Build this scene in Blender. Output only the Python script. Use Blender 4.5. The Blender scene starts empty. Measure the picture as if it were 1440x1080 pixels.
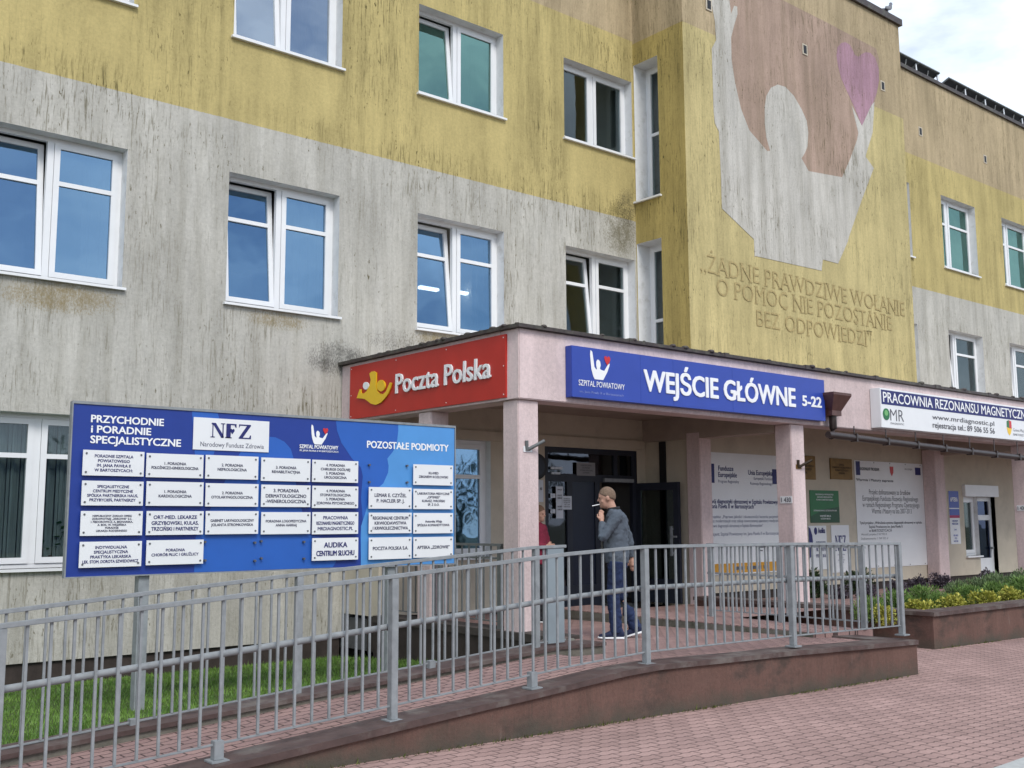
import bpy, bmesh, math, random
from mathutils import Vector, Matrix
R = math.radians
S = bpy.context.scene
COL = S.collection
random.seed(7)

# ---------------------------------------------------------------- camera, sky, sun, exposure
F = 1500.0; EYE = 1.65                       # focal length in pixels of the 1440 px wide photograph, eye height
def _cam_rows(a, b, c):
    ca, sa, cb, sb, cc, sc = math.cos(a), math.sin(a), math.cos(b), math.sin(b), math.cos(c), math.sin(c)
    f = Vector((sa*cb, ca*cb, sb)); r0 = Vector((ca, -sa, 0)); u0 = r0.cross(f)
    return cc*r0 + sc*u0, -sc*r0 + cc*u0, f
CR, CU, CF = _cam_rows(R(39.93), R(7.32), R(-0.256))
cam = bpy.data.objects.new('camera', bpy.data.cameras.new('camera')); COL.objects.link(cam)
cam.data.sensor_width = 36; cam.data.lens = F/1440*36; cam.data.clip_end = 3000; cam.data.clip_start = 0.05
m = Matrix((CR, CU, -CF)).transposed().to_4x4(); m.translation = Vector((0, 0, EYE)); cam.matrix_world = m
S.camera = cam

SUN_AZ, SUN_EL = 196.0, 46.0                 # compass-like: x = sin, y = cos
sd = Vector((math.sin(R(SUN_AZ))*math.cos(R(SUN_EL)), math.cos(R(SUN_AZ))*math.cos(R(SUN_EL)), math.sin(R(SUN_EL))))
sun = bpy.data.objects.new('sun', bpy.data.lights.new('sun', 'SUN')); COL.objects.link(sun)
sun.data.energy = 1.4; sun.data.angle = R(22); sun.data.color = (1, .96, .9)
sun.rotation_euler = (-sd).to_track_quat('-Z', 'Y').to_euler()
S.view_settings.view_transform = 'Standard'; S.view_settings.look = 'None'
S.view_settings.exposure = 0.58; S.view_settings.gamma = 1
wd = bpy.data.worlds.new('World'); S.world = wd; wd.use_nodes = True
nt = wd.node_tree; N = nt.nodes; bg = N['Background']; bg.inputs['Strength'].default_value = 0.1
sky = N.new('ShaderNodeTexSky'); sky.sky_type = 'NISHITA'; sky.sun_disc = False
sky.sun_elevation = R(SUN_EL); sky.sun_rotation = R(SUN_AZ)
tc = N.new('ShaderNodeTexCoord'); mp = N.new('ShaderNodeMapping'); mp.inputs['Scale'].default_value = (1, 1, 2.6); mp.inputs['Location'].default_value = (.3, .55, 0)
nz = N.new('ShaderNodeTexNoise'); nz.inputs['Scale'].default_value = 2.6; nz.inputs['Detail'].default_value = 7; nz.inputs['Roughness'].default_value = .55
rp = N.new('ShaderNodeValToRGB'); rp.color_ramp.elements[0].position = .36; rp.color_ramp.elements[1].position = .58
nz2 = N.new('ShaderNodeTexNoise'); nz2.inputs['Scale'].default_value = 6; nz2.inputs['Detail'].default_value = 5
cl = N.new('ShaderNodeMix'); cl.data_type = 'RGBA'; cl.inputs['A'].default_value = (6.4, 7.7, 9.6, 1); cl.inputs['B'].default_value = (9.4, 9.7, 10.1, 1)
mx = N.new('ShaderNodeMix'); mx.data_type = 'RGBA'
L = nt.links.new
L(tc.outputs['Generated'], mp.inputs['Vector']); L(mp.outputs[0], nz.inputs['Vector']); L(mp.outputs[0], nz2.inputs['Vector'])
L(nz.outputs['Fac'], rp.inputs[0]); L(nz2.outputs['Fac'], cl.inputs['Factor'])
L(rp.outputs['Color'], mx.inputs['Factor']); L(sky.outputs[0], mx.inputs['A']); L(cl.outputs['Result'], mx.inputs['B']); L(mx.outputs['Result'], bg.inputs['Color'])

# ---------------------------------------------------------------- measuring helpers: a sight line of the photo met with a real plane
def ray(px, py): return CR*((px-720)/F) - CU*((py-540)/F) + CF
def onY(px, py, y): d = ray(px, py); return Vector((0, 0, EYE)) + d*(y/d.y)
def onX(px, py, x): d = ray(px, py); return Vector((0, 0, EYE)) + d*(x/d.x)

# ---------------------------------------------------------------- materials
def new_mat(name):
    m = bpy.data.materials.new(name); m.use_nodes = True
    return m, m.node_tree.nodes, m.node_tree.links.new, m.node_tree.nodes['Principled BSDF']
def mat(name, col, rough=.6, var=.12, scale=8, metal=0, bump=0, bscale=60, spec=.4, stretch=None, dirt=None, dscale=3, dlo=.5, dhi=.7):
    m, n, l, p = new_mat(name)
    g = n.new('ShaderNodeNewGeometry'); mp = n.new('ShaderNodeMapping'); l(g.outputs['Position'], mp.inputs['Vector'])
    if stretch: mp.inputs['Scale'].default_value = stretch
    t = n.new('ShaderNodeTexNoise'); t.inputs['Scale'].default_value = scale; t.inputs['Detail'].default_value = 6; t.inputs['Roughness'].default_value = .6
    l(mp.outputs[0], t.inputs['Vector'])
    r = n.new('ShaderNodeMapRange'); r.inputs['From Min'].default_value = .3; r.inputs['From Max'].default_value = .7
    r.inputs['To Min'].default_value = 1-var; r.inputs['To Max'].default_value = 1+var; l(t.outputs['Fac'], r.inputs['Value'])
    mu = n.new('ShaderNodeVectorMath'); mu.operation = 'SCALE'; mu.inputs[0].default_value = col[:3]; l(r.outputs[0], mu.inputs['Scale'])
    out = mu.outputs[0]
    if dirt:
        t2 = n.new('ShaderNodeTexNoise'); t2.inputs['Scale'].default_value = dscale; t2.inputs['Detail'].default_value = 8; t2.inputs['Roughness'].default_value = .65; l(mp.outputs[0], t2.inputs['Vector'])
        r2 = n.new('ShaderNodeMapRange'); r2.inputs['From Min'].default_value = dlo; r2.inputs['From Max'].default_value = dhi; l(t2.outputs['Fac'], r2.inputs['Value'])
        x = n.new('ShaderNodeMix'); x.data_type = 'RGBA'; x.inputs['B'].default_value = (*dirt, 1); l(r2.outputs[0], x.inputs['Factor']); l(out, x.inputs['A']); out = x.outputs['Result']
    l(out, p.inputs['Base Color'])
    p.inputs['Roughness'].default_value = rough; p.inputs['Metallic'].default_value = metal; p.inputs['Specular IOR Level'].default_value = spec
    if bump:
        t3 = n.new('ShaderNodeTexNoise'); t3.inputs['Scale'].default_value = bscale; t3.inputs['Detail'].default_value = 4; l(g.outputs['Position'], t3.inputs['Vector'])
        b = n.new('ShaderNodeBump'); b.inputs['Strength'].default_value = bump; b.inputs['Distance'].default_value = .01; l(t3.outputs['Fac'], b.inputs['Height']); l(b.outputs[0], p.inputs['Normal'])
    return m

def stucco(name, bands, streak=(.10, .085, .035), amount=1.0, spots=(), under=(), soft_below=0, foot=None):
    """render coat with colour bands by height [(z_from, colour)...] and black-green run-off streaks"""
    m, n, l, p = new_mat(name)
    def M(op, a, b=None, c=None, clamp=False):
        k = n.new('ShaderNodeMath'); k.operation = op; k.use_clamp = clamp
        for i, v in enumerate((a, b, c)):
            if v is None: continue
            if isinstance(v, (int, float)): k.inputs[i].default_value = v
            else: l(v, k.inputs[i])
        return k.outputs[0]
    def NZ(vec, sc, det=5, ro=.6):
        t = n.new('ShaderNodeTexNoise'); t.inputs['Scale'].default_value = sc; t.inputs['Detail'].default_value = det; t.inputs['Roughness'].default_value = ro; l(vec, t.inputs['Vector']); return t.outputs['Fac']
    def MR(v, a, b, c=0, d=1):
        k = n.new('ShaderNodeMapRange'); k.inputs['From Min'].default_value = a; k.inputs['From Max'].default_value = b; k.inputs['To Min'].default_value = c; k.inputs['To Max'].default_value = d; l(v, k.inputs['Value']); return k.outputs[0]
    def CM(x, y, z):
        k = n.new('ShaderNodeCombineXYZ')
        for i, v in enumerate((x, y, z)):
            if isinstance(v, (int, float)): k.inputs[i].default_value = v
            else: l(v, k.inputs[i])
        return k.outputs[0]
    def MIX(f, a, b):
        k = n.new('ShaderNodeMix'); k.data_type = 'RGBA'
        for s, v in (('Factor', f), ('A', a), ('B', b)):
            if isinstance(v, tuple): k.inputs[s].default_value = (*v, 1)
            elif isinstance(v, (int, float)): k.inputs[s].default_value = v
            else: l(v, k.inputs[s])
        return k.outputs['Result']
    g = n.new('ShaderNodeNewGeometry'); pos = g.outputs['Position']
    sp = n.new('ShaderNodeSeparateXYZ'); l(pos, sp.inputs[0]); x, y, z = sp.outputs
    u = M('ADD', x, y)
    col = bands[0][1]
    for z0, c in bands[1:]:
        zz = M('ADD', z, M('MULTIPLY', M('SUBTRACT', NZ(CM(u, 0, 0), 6, 2), .5), .02))
        col = MIX(M('GREATER_THAN', zz, z0), col, c)
    # mottling
    big = NZ(pos, .55, 5); mid = NZ(CM(M('MULTIPLY', u, 2.2), 0, M('MULTIPLY', z, .5)), 1.0, 6); fine = NZ(pos, 26, 4, .7)
    v = M('ADD', M('ADD', MR(big, .3, .7, -.10, .10), MR(mid, .3, .7, -.16, .14)), MR(fine, .3, .7, -.10, .10))
    k = n.new('ShaderNodeVectorMath'); k.operation = 'SCALE'
    if isinstance(col, tuple): k.inputs[0].default_value = col
    else: l(col, k.inputs[0])
    l(M('ADD', v, 1.0), k.inputs['Scale']); col = k.outputs[0]
    # run-off streaks: fine dashes and broad veils
    wob = M('MULTIPLY', NZ(CM(u, 0, z), 2.0, 2), .05)
    uw = M('ADD', u, wob)
    s1 = NZ(CM(M('MULTIPLY', uw, 27), 0, M('MULTIPLY', z, 1.9)), 1.0, 4, .65)
    s2 = NZ(CM(M('MULTIPLY', uw, 46), 3.3, M('MULTIPLY', z, 5.5)), 1.0, 3, .6)
    s3 = NZ(CM(M('MULTIPLY', uw, 4.2), 7.1, M('MULTIPLY', z, .25)), 1.0, 5, .6)
    area = MR(NZ(CM(M('MULTIPLY', u, .9), 1.7, M('MULTIPLY', z, .9)), 1.0, 4), .38, .62)
    st = M('MULTIPLY', MR(s1, .535, .66), M('ADD', .35, area), clamp=True)
    st = M('MAXIMUM', st, M('MULTIPLY', MR(s2, .57, .71), M('ADD', .2, area), clamp=True))
    veil = M('MULTIPLY', MR(s3, .44, .70), .33)
    patch = MR(NZ(CM(M('MULTIPLY', u, .35), 9.2, M('MULTIPLY', z, .55)), 1.0, 4, .6), .36, .64, .35, 1.15)
    st = M('MULTIPLY', st, patch)
    tot = M('ADD', M('ADD', M('MULTIPLY', st, .70), veil), M('MULTIPLY', M('MULTIPLY', MR(NZ(CM(M('MULTIPLY', uw, 20), 5.1, M('MULTIPLY', z, 9)), 1.0, 3, .6), .63, .70), M('ADD', area, .25)), .75))
    # cleaner wall under the sills (sheltered), windows repeat every 3.32 m
    if under:
        w = M('MULTIPLY', M('ABSOLUTE', M('SUBTRACT', M('FRACT', M('ADD', M('DIVIDE', M('SUBTRACT', x, 7.385), 3.32), .5)), .5)), 3.32)
        inw = MR(w, .82, .98, 1, 0)
        for (za, zb, keep) in under:
            rag = M('ADD', z, M('MULTIPLY', M('SUBTRACT', mid, .5), .9))
            inz = M('MULTIPLY', MR(rag, za, za+.25), MR(z, zb-.02, zb+.02, 1, 0))
            tot = M('MULTIPLY', tot, M('SUBTRACT', 1, M('MULTIPLY', M('MULTIPLY', inw, inz), 1-keep)))
    if soft_below: tot = M('MULTIPLY', tot, MR(z, soft_below-.02, soft_below+.02, .82, 1))
    col = MIX(M('MULTIPLY', tot, amount, clamp=True), col, streak)
    if foot:   # splash dirt along the ground, ragged upper edge
        hgt = M('SUBTRACT', z, M('ADD', foot[0], M('MULTIPLY', x, foot[1])))
        rag = M('ADD', hgt, M('MULTIPLY', M('SUBTRACT', NZ(CM(M('MULTIPLY', u, 2.5), 0, M('MULTIPLY', z, 3)), 1.0, 6, .7), .5), .45))
        col = MIX(M('MULTIPLY', MR(rag, .17, .0), .8, clamp=True), col, (.075, .075, .06))
        blot = MR(NZ(CM(M('MULTIPLY', u, 1.1), 2.2, M('MULTIPLY', z, 1.6)), 1.0, 7, .7), .53, .64)
        col = MIX(M('MULTIPLY', blot, .75, clamp=True), col, (.06, .05, .044))
        hi = MR(NZ(CM(M('MULTIPLY', u, 5), 4.4, M('MULTIPLY', z, 1.2)), 1.0, 3, .6), .70, .78)
        col = MIX(M('MULTIPLY', hi, .35, clamp=True), col, (.30, .26, .23))
    # algae / lichen spots: (centre, radii, colour, density)
    for (c, rr, sc, den) in spots:
        d = M('POWER', M('DIVIDE', M('SUBTRACT', x, c[0]), rr[0]), 2)
        d = M('ADD', d, M('POWER', M('DIVIDE', M('SUBTRACT', z, c[1]), rr[1]), 2))
        f = MR(d, 1.0, .1)
        f = M('ADD', M('MULTIPLY', f, .62), M('MULTIPLY', M('MULTIPLY', MR(NZ(pos, 5, 5, .6), .35, .65), f), .5))
        spk = MR(M('ADD', M('MULTIPLY', f, .34*(.5+den*.6)), M('MULTIPLY', NZ(CM(M('MULTIPLY', u, 1.4), 0, M('MULTIPLY', z, .8)), 32, 5, .75), .95)), .60, .86)
        col = MIX(M('MULTIPLY', spk, .72, clamp=True), col, sc)
    l(col, p.inputs['Base Color']); p.inputs['Roughness'].default_value = .93; p.inputs['Specular IOR Level'].default_value = .15
    b = n.new('ShaderNodeBump'); b.inputs['Strength'].default_value = .5; b.inputs['Distance'].default_value = .012; l(NZ(pos, 55, 5, .7), b.inputs['Height']); l(b.outputs[0], p.inputs['Normal'])
    return m

def glass(name, refl=(.55, .75, .95), fac=.45, thru=(.55, .6, .62)):
    m, n, l, p = new_mat(name); n.remove(p)
    o = n['Material Output']; t = n.new('ShaderNodeBsdfTransparent'); t.inputs[0].default_value = (*thru, 1)
    g = n.new('ShaderNodeBsdfGlossy'); g.inputs['Color'].default_value = (*refl, 1); g.inputs['Roughness'].default_value = .02
    fr = n.new('ShaderNodeLayerWeight'); fr.inputs['Blend'].default_value = .25
    r = n.new('ShaderNodeMapRange'); r.inputs['To Min'].default_value = fac; r.inputs['To Max'].default_value = min(1, fac+.28); l(fr.outputs['Fresnel'], r.inputs['Value'])
    x = n.new('ShaderNodeMixShader'); l(r.outputs[0], x.inputs[0]); l(t.outputs[0], x.inputs[1]); l(g.outputs[0], x.inputs[2]); l(x.outputs[0], o.inputs['Surface'])
    # slightly uneven panes
    ge = n.new('ShaderNodeNewGeometry'); tt = n.new('ShaderNodeTexNoise'); tt.inputs['Scale'].default_value = 1.3; l(ge.outputs['Position'], tt.inputs['Vector'])
    b = n.new('ShaderNodeBump'); b.inputs['Strength'].default_value = .09; b.inputs['Distance'].default_value = .05; l(tt.outputs['Fac'], b.inputs['Height']); l(b.outputs[0], g.inputs['Normal'])
    return m

def paving(name, c1, c2, mortar, bw=.2, bh=.1, rot=0):
    m, n, l, p = new_mat(name)
    g = n.new('ShaderNodeNewGeometry'); mp = n.new('ShaderNodeMapping'); mp.inputs['Rotation'].default_value = (0, 0, rot); l(g.outputs['Position'], mp.inputs['Vector'])
    sp = n.new('ShaderNodeSeparateXYZ'); l(mp.outputs[0], sp.inputs[0])
    # zig-zag edged blocks: shift the rows with a triangle wave
    tw = n.new('ShaderNodeMath'); tw.operation = 'PINGPONG'; tw.inputs[1].default_value = .05; l(sp.outputs[0], tw.inputs[0])
    sc = n.new('ShaderNodeMath'); sc.operation = 'MULTIPLY_ADD'; sc.inputs[1].default_value = .32; l(tw.outputs[0], sc.inputs[0]); l(sp.outputs[1], sc.inputs[2])
    cb = n.new('ShaderNodeCombineXYZ'); l(sp.outputs[0], cb.inputs[0]); l(sc.outputs[0], cb.inputs[1])
    br = n.new('ShaderNodeTexBrick'); br.inputs['Scale'].default_value = 1; br.inputs['Brick Width'].default_value = bw; br.inputs['Row Height'].default_value = bh
    br.inputs['Mortar Size'].default_value = .0075; br.inputs['Mortar Smooth'].default_value = .3; br.inputs['Bias'].default_value = 0
    br.inputs['Color1'].default_value = (*c1, 1); br.inputs['Color2'].default_value = (*c2, 1); br.inputs['Mortar'].default_value = (*mortar, 1)
    l(cb.outputs[0], br.inputs['Vector'])
    t = n.new('ShaderNodeTexNoise'); t.inputs['Scale'].default_value = .8; t.inputs['Detail'].default_value = 9; t.inputs['Roughness'].default_value = .7; l(g.outputs['Position'], t.inputs['Vector'])
    r = n.new('ShaderNodeMapRange'); r.inputs['From Min'].default_value = .3; r.inputs['From Max'].default_value = .7; r.inputs['To Min'].default_value = .74; r.inputs['To Max'].default_value = 1.18; l(t.outputs['Fac'], r.inputs['Value'])
    k = n.new('ShaderNodeVectorMath'); k.operation = 'SCALE'; l(br.outputs['Color'], k.inputs[0]); l(r.outputs[0], k.inputs['Scale'])
    t2 = n.new('ShaderNodeTexNoise'); t2.inputs['Scale'].default_value = 70; t2.inputs['Detail'].default_value = 3; l(g.outputs['Position'], t2.inputs['Vector'])
    r2 = n.new('ShaderNodeMapRange'); r2.inputs['From Min'].default_value = .3; r2.inputs['From Max'].default_value = .7; r2.inputs['To Min'].default_value = .88; r2.inputs['To Max'].default_value = 1.12; l(t2.outputs['Fac'], r2.inputs['Value'])
    k2 = n.new('ShaderNodeVectorMath'); k2.operation = 'SCALE'; l(k.outputs[0], k2.inputs[0]); l(r2.outputs[0], k2.inputs['Scale'])
    l(k2.outputs[0], p.inputs['Base Color']); p.inputs['Roughness'].default_value = .85; p.inputs['Specular IOR Level'].default_value = .25
    b = n.new('ShaderNodeBump'); b.inputs['Strength'].default_value = .7; b.inputs['Distance'].default_value = .006; b.invert = True; l(br.outputs['Fac'], b.inputs['Height']); l(b.outputs[0], p.inputs['Normal'])
    return m

GREY = (.50, .485, .44); YEL = (.51, .42, .185); PEA = (.465, .37, .235)
MOSS = (.23, .165, .05); MOLD = (.035, .033, .03)
M_main = stucco('facade_render', [(0, GREY), (7.49, YEL), (11.22, PEA)], soft_below=7.49, under=[(7.75, 8.76, .22), (11.1, 12.0, .5)],
    spots=[((14.55, 7.25), (.65, .8), (.10, .085, .03), .95), ((14.75, 7.75), (.35, .5), MOLD, .7), ((4.2, 4.55), (1.0, .30), MOSS, .9), ((7.3, 4.6), (.7, .2), MOSS, .6),
           ((10.3, 4.6), (.8, .25), MOSS, 1.0), ((8.35, 4.12), (.7, .36), MOLD, 1.05), ((9.5, 4.5), (1.1, .3), MOLD, .15)])
M_block = stucco('mural_block_render', [(0, (.54, .455, .225)), (11.16, PEA)], amount=.8)
M_ret = stucco('return_wall_render', [(0, (.46, .36, .13)), (11.16, PEA)], amount=1.0)
M_wing = stucco('wing_render', [(0, GREY), (7.5, YEL), (11.03, PEA)], soft_below=7.5, amount=.85)
M_figure = stucco('mural_white', [(0, (.54, .52, .475))], amount=.85)
M_panel = stucco('mural_pink_brown', [(0, (.41, .30, .24))], amount=.95)
M_heart = stucco('mural_heart', [(0, (.41, .25, .31))], amount=.8)
M_incise = mat('incised_letters', (.40, .315, .145), .9, .25, 20)
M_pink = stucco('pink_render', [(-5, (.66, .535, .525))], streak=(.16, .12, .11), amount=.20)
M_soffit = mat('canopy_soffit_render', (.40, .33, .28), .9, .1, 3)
M_cap = mat('brown_flashing', (.055, .042, .04), .5, .35, 14, dirt=(.10, .10, .075), dscale=9, dlo=.5, dhi=.68)
M_beige = mat('beige_render', (.56, .50, .40), .9, .06, 3, bump=.2, dirt=(.38, .34, .27), dscale=2, dlo=.52, dhi=.9)
M_plinth = mat('dark_plinth', (.045, .034, .03), .8, .3, 6)
M_pvc = mat('white_pvc', (.80, .81, .82), .35, .03, 3, spec=.5)
M_rev = mat('white_reveal', (.76, .77, .77), .85, .06, 6, dirt=(.42, .41, .37), dscale=4, dlo=.55, dhi=.85)
M_gasket = mat('rubber_gasket', (.02, .02, .022), .6, .1)
M_glassB = glass('glass_blue', (.30, .50, .72), .46, (.55, .60, .62))
M_glassG = glass('glass_green', (.34, .58, .52), .40, (.34, .50, .45))
M_glassP = glass('glass_pale', (.62, .70, .78), .52, (.5, .55, .56))
M_glassD = glass('glass_dark', (.55, .6, .62), .08, (.72, .78, .78))
M_glassE = glass('glass_entrance', (.6, .65, .75), .10, (.30, .32, .36))
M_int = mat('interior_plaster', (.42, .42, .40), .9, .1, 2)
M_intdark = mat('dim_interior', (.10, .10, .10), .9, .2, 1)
M_curtain = mat('curtain_cloth', (.30, .32, .32), .9, .25, 9, stretch=(6, 1, .2))
M_steel = mat('galvanised_steel', (.25, .268, .28), .55, .18, 12, metal=0, spec=.4, dirt=(.26, .28, .29), dscale=5, dlo=.52, dhi=.8)
M_steeld = mat('dark_grey_steel', (.16, .17, .17), .5, .15, 12, metal=.3)
M_panelgrey = mat('blue_grey_sheet', (.27, .32, .35), .5, .08, 4, metal=.2)
M_anthra = mat('anthracite_frame', (.022, .026, .04), .42, .12, 5)
M_black = mat('matt_black', (.012, .012, .013), .5, .1)
M_coping = mat('brown_coping', (.085, .055, .05), .62, .3, 7, bump=.3, bscale=25, dirt=(.17, .15, .135), dscale=3.2, dlo=.48, dhi=.7)
M_retain = stucco('brown_plaster', [(-5, (.15, .088, .072))], streak=(.045, .044, .038), amount=.35, foot=(.085, -.011))
M_conc = mat('raw_concrete', (.16, .15, .125), .9, .3, 8, bump=.5, bscale=40, dirt=(.05, .055, .035), dscale=4)
M_kerb = mat('kerb_concrete', (.42, .43, .42), .85, .12, 14, bump=.3)
M_asph = mat('asphalt', (.05, .05, .052), .9, .3, 60, bump=.5, bscale=120)
M_soil = mat('dark_soil', (.05, .038, .028), .95, .4, 25, bump=.6)
M_pave = paving('pink_block_paving', (.42, .28, .252), (.355, .235, .212), (.16, .11, .10))
M_rampv = paving('ramp_block_paving', (.36, .235, .21), (.31, .20, .185), (.09, .06, .055))
M_white = mat('white_sign_face', (.78, .79, .80), .35, .03, 2)
M_whitetext = mat('white_letters', (.86, .87, .88), .4, .02)
M_blue = mat('royal_blue_sheet', (.026, .062, .37), .38, .05, 3, spec=.45)
M_navy = mat('navy_ink', (.018, .022, .14), .5, .06)
M_dnavy = mat('grey_navy_ink', (.05, .055, .11), .55, .06)
M_dblue = mat('deep_blue_print', (.016, .045, .27), .4, .05, 3)
M_mblue = mat('mid_blue_print', (.024, .115, .46), .4, .05, 3)
M_lblue = mat('light_blue_print', (.085, .29, .64), .4, .05, 3)
M_red = mat('red_sheet', (.50, .028, .018), .38, .06, 3)
M_redheart = mat('red_print', (.58, .03, .035), .4, .05)
M_yellow = mat('yellow_acrylic', (.85, .54, .02), .35, .04)
M_gold = mat('brass_plate', (.22, .125, .035), .45, .2, 6, metal=.4)
M_goldtext = mat('engraved_dark', (.03, .018, .008), .6, .1)
M_green = mat('green_print', (.012, .155, .045), .4, .15, 3)
M_dgreen = mat('dark_green_print', (.008, .075, .03), .4, .1, 3)
M_orange = mat('orange_print', (.62, .30, .025), .5, .05)
M_magenta = mat('magenta_print', (.40, .01, .10), .5, .05)
M_ink = mat('grey_ink', (.10, .10, .12), .6, .1)
M_paper = mat('white_paper', (.62, .66, .72), .7, .04)
M_bolt = mat('steel_bolt', (.16, .16, .17), .4, .1, metal=.6)
M_pipe = mat('brown_drainpipe', (.035, .024, .022), .4, .25, 9, spec=.5)
M_hop = mat('brown_hopper', (.095, .04, .033), .45, .25, 9, spec=.5)
M_lamp = None

# ---------------------------------------------------------------- mesh helpers
class MB:
    def __init__(s): s.v = []; s.f = []; s.mi = []; s.sm = []
    def add(s, vs, fs, mi=0, sm=False):
        o = len(s.v); s.v += [tuple(v) for v in vs]
        for f in fs: s.f.append([i+o for i in f]); s.mi.append(mi); s.sm.append(sm)
        return s
    def box(s, x0, x1, y0, y1, z0, z1, mi=0, T=None):
        vs = [Vector((x, y, z)) for z in (z0, z1) for y in (y0, y1) for x in (x0, x1)]
        if T: vs = [T @ v for v in vs]
        return s.add(vs, [(0, 2, 3, 1), (4, 5, 7, 6), (0, 1, 5, 4), (2, 6, 7, 3), (0, 4, 6, 2), (1, 3, 7, 5)], mi)
    def tube(s, pts, r, n=10, mi=0, caps=True):
        pts = [Vector(p) for p in pts]; rs = r if isinstance(r, (list, tuple)) else [r]*len(pts)
        rings = []
        for i, p in enumerate(pts):
            d = (pts[min(i+1, len(pts)-1)] - pts[max(i-1, 0)]).normalized()
            a = d.cross(Vector((0, 0, 1))) if abs(d.z) < .95 else d.cross(Vector((1, 0, 0)))
            a.normalize(); b = d.cross(a)
            rings.append([p + (a*math.cos(2*math.pi*k/n) + b*math.sin(2*math.pi*k/n))*rs[i] for k in range(n)])
        vs = [v for q in rings for v in q]; fs = []
        for i in range(len(pts)-1):
            for k in range(n): fs.append((i*n+k, i*n+(k+1) % n, (i+1)*n+(k+1) % n, (i+1)*n+k))
        s.add(vs, fs, mi, True)
        if caps: s.add(rings[0], [list(range(n))[::-1]], mi); s.add(rings[-1], [list(range(n))], mi)
        return s
    def prism(s, poly, y0, y1, mi=0):
        """outline in x,z extruded along y"""
        a = sum(poly[i][0]*poly[(i+1) % len(poly)][1]-poly[(i+1) % len(poly)][0]*poly[i][1] for i in range(len(poly)))
        if a < 0: poly = poly[::-1]
        n = len(poly); vs = [(p[0], y0, p[1]) for p in poly] + [(p[0], y1, p[1]) for p in poly]
        fs = [list(range(n)), list(range(2*n-1, n-1, -1))] + [(i, i+n, (i+1) % n+n, (i+1) % n) for i in range(n)]
        return s.add(vs, fs, mi)
    def disc(s, cx, cz, rx, rz, y0, y1, n=24, mi=0):
        return s.prism([(cx+rx*math.cos(2*math.pi*k/n), cz+rz*math.sin(2*math.pi*k/n)) for k in range(n)], y0, y1, mi)
    def ball(s, c, r, n=12, mi=0):
        rx, ry, rz = (r if isinstance(r, (tuple, list)) else (r, r, r)); vs = []; fs = []
        for i in range(n+1):
            t = math.pi*i/n
            for k in range(2*n):
                a = math.pi*k/n; vs.append((c[0]+rx*math.sin(t)*math.cos(a), c[1]+ry*math.sin(t)*math.sin(a), c[2]+rz*math.cos(t)))
        for i in range(n):
            for k in range(2*n): fs.append((i*2*n+k, (i+1)*2*n+k, (i+1)*2*n+(k+1) % (2*n), i*2*n+(k+1) % (2*n)))
        return s.add(vs, fs, mi, True)
    def build(s, name, mats, parent=None, loc=(0, 0, 0), rz=0, bevel=0):
        me = bpy.data.meshes.new(name); me.from_pydata(s.v, [], s.f)
        for mm in (mats if isinstance(mats, (list, tuple)) else [mats]): me.materials.append(mm)
        me.polygons.foreach_set('material_index', s.mi); me.polygons.foreach_set('use_smooth', s.sm); me.validate(); me.update()
        if bevel:
            bm = bmesh.new(); bm.from_mesh(me); bmesh.ops.remove_doubles(bm, verts=bm.verts, dist=1e-5)
            bmesh.ops.bevel(bm, geom=[e for e in bm.edges if len(e.link_faces) == 2 and e.calc_face_angle(0) > .5], offset=bevel, segments=2, affect='EDGES', clamp_overlap=True); bm.to_mesh(me); bm.free()
        o = bpy.data.objects.new(name, me); COL.objects.link(o); o.location = loc; o.rotation_euler = (0, 0, rz)
        if parent: o.parent = parent
        return o
def box(name, x0, x1, y0, y1, z0, z1, m, parent=None, bevel=0): return MB().box(x0, x1, y0, y1, z0, z1).build(name, m, parent, bevel=bevel)
def tag(o, label, cat, group=None):
    o['label'] = label; o['category'] = cat
    if group: o['group'] = group
    return o
def thing(name, label, cat, loc=(0, 0, 0), rz=0, group=None):
    o = bpy.data.objects.new(name, None); COL.objects.link(o); o.location = loc; o.rotation_euler = (0, 0, rz); o.empty_display_size = .1
    return tag(o, label, cat, group)
def structure(o): o['kind'] = 'structure'; return o
def copy_tree(o, parent=None):
    c = o.copy(); COL.objects.link(c)
    if parent: c.parent = parent
    for ch in list(o.children): copy_tree(ch, c)
    return c

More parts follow.
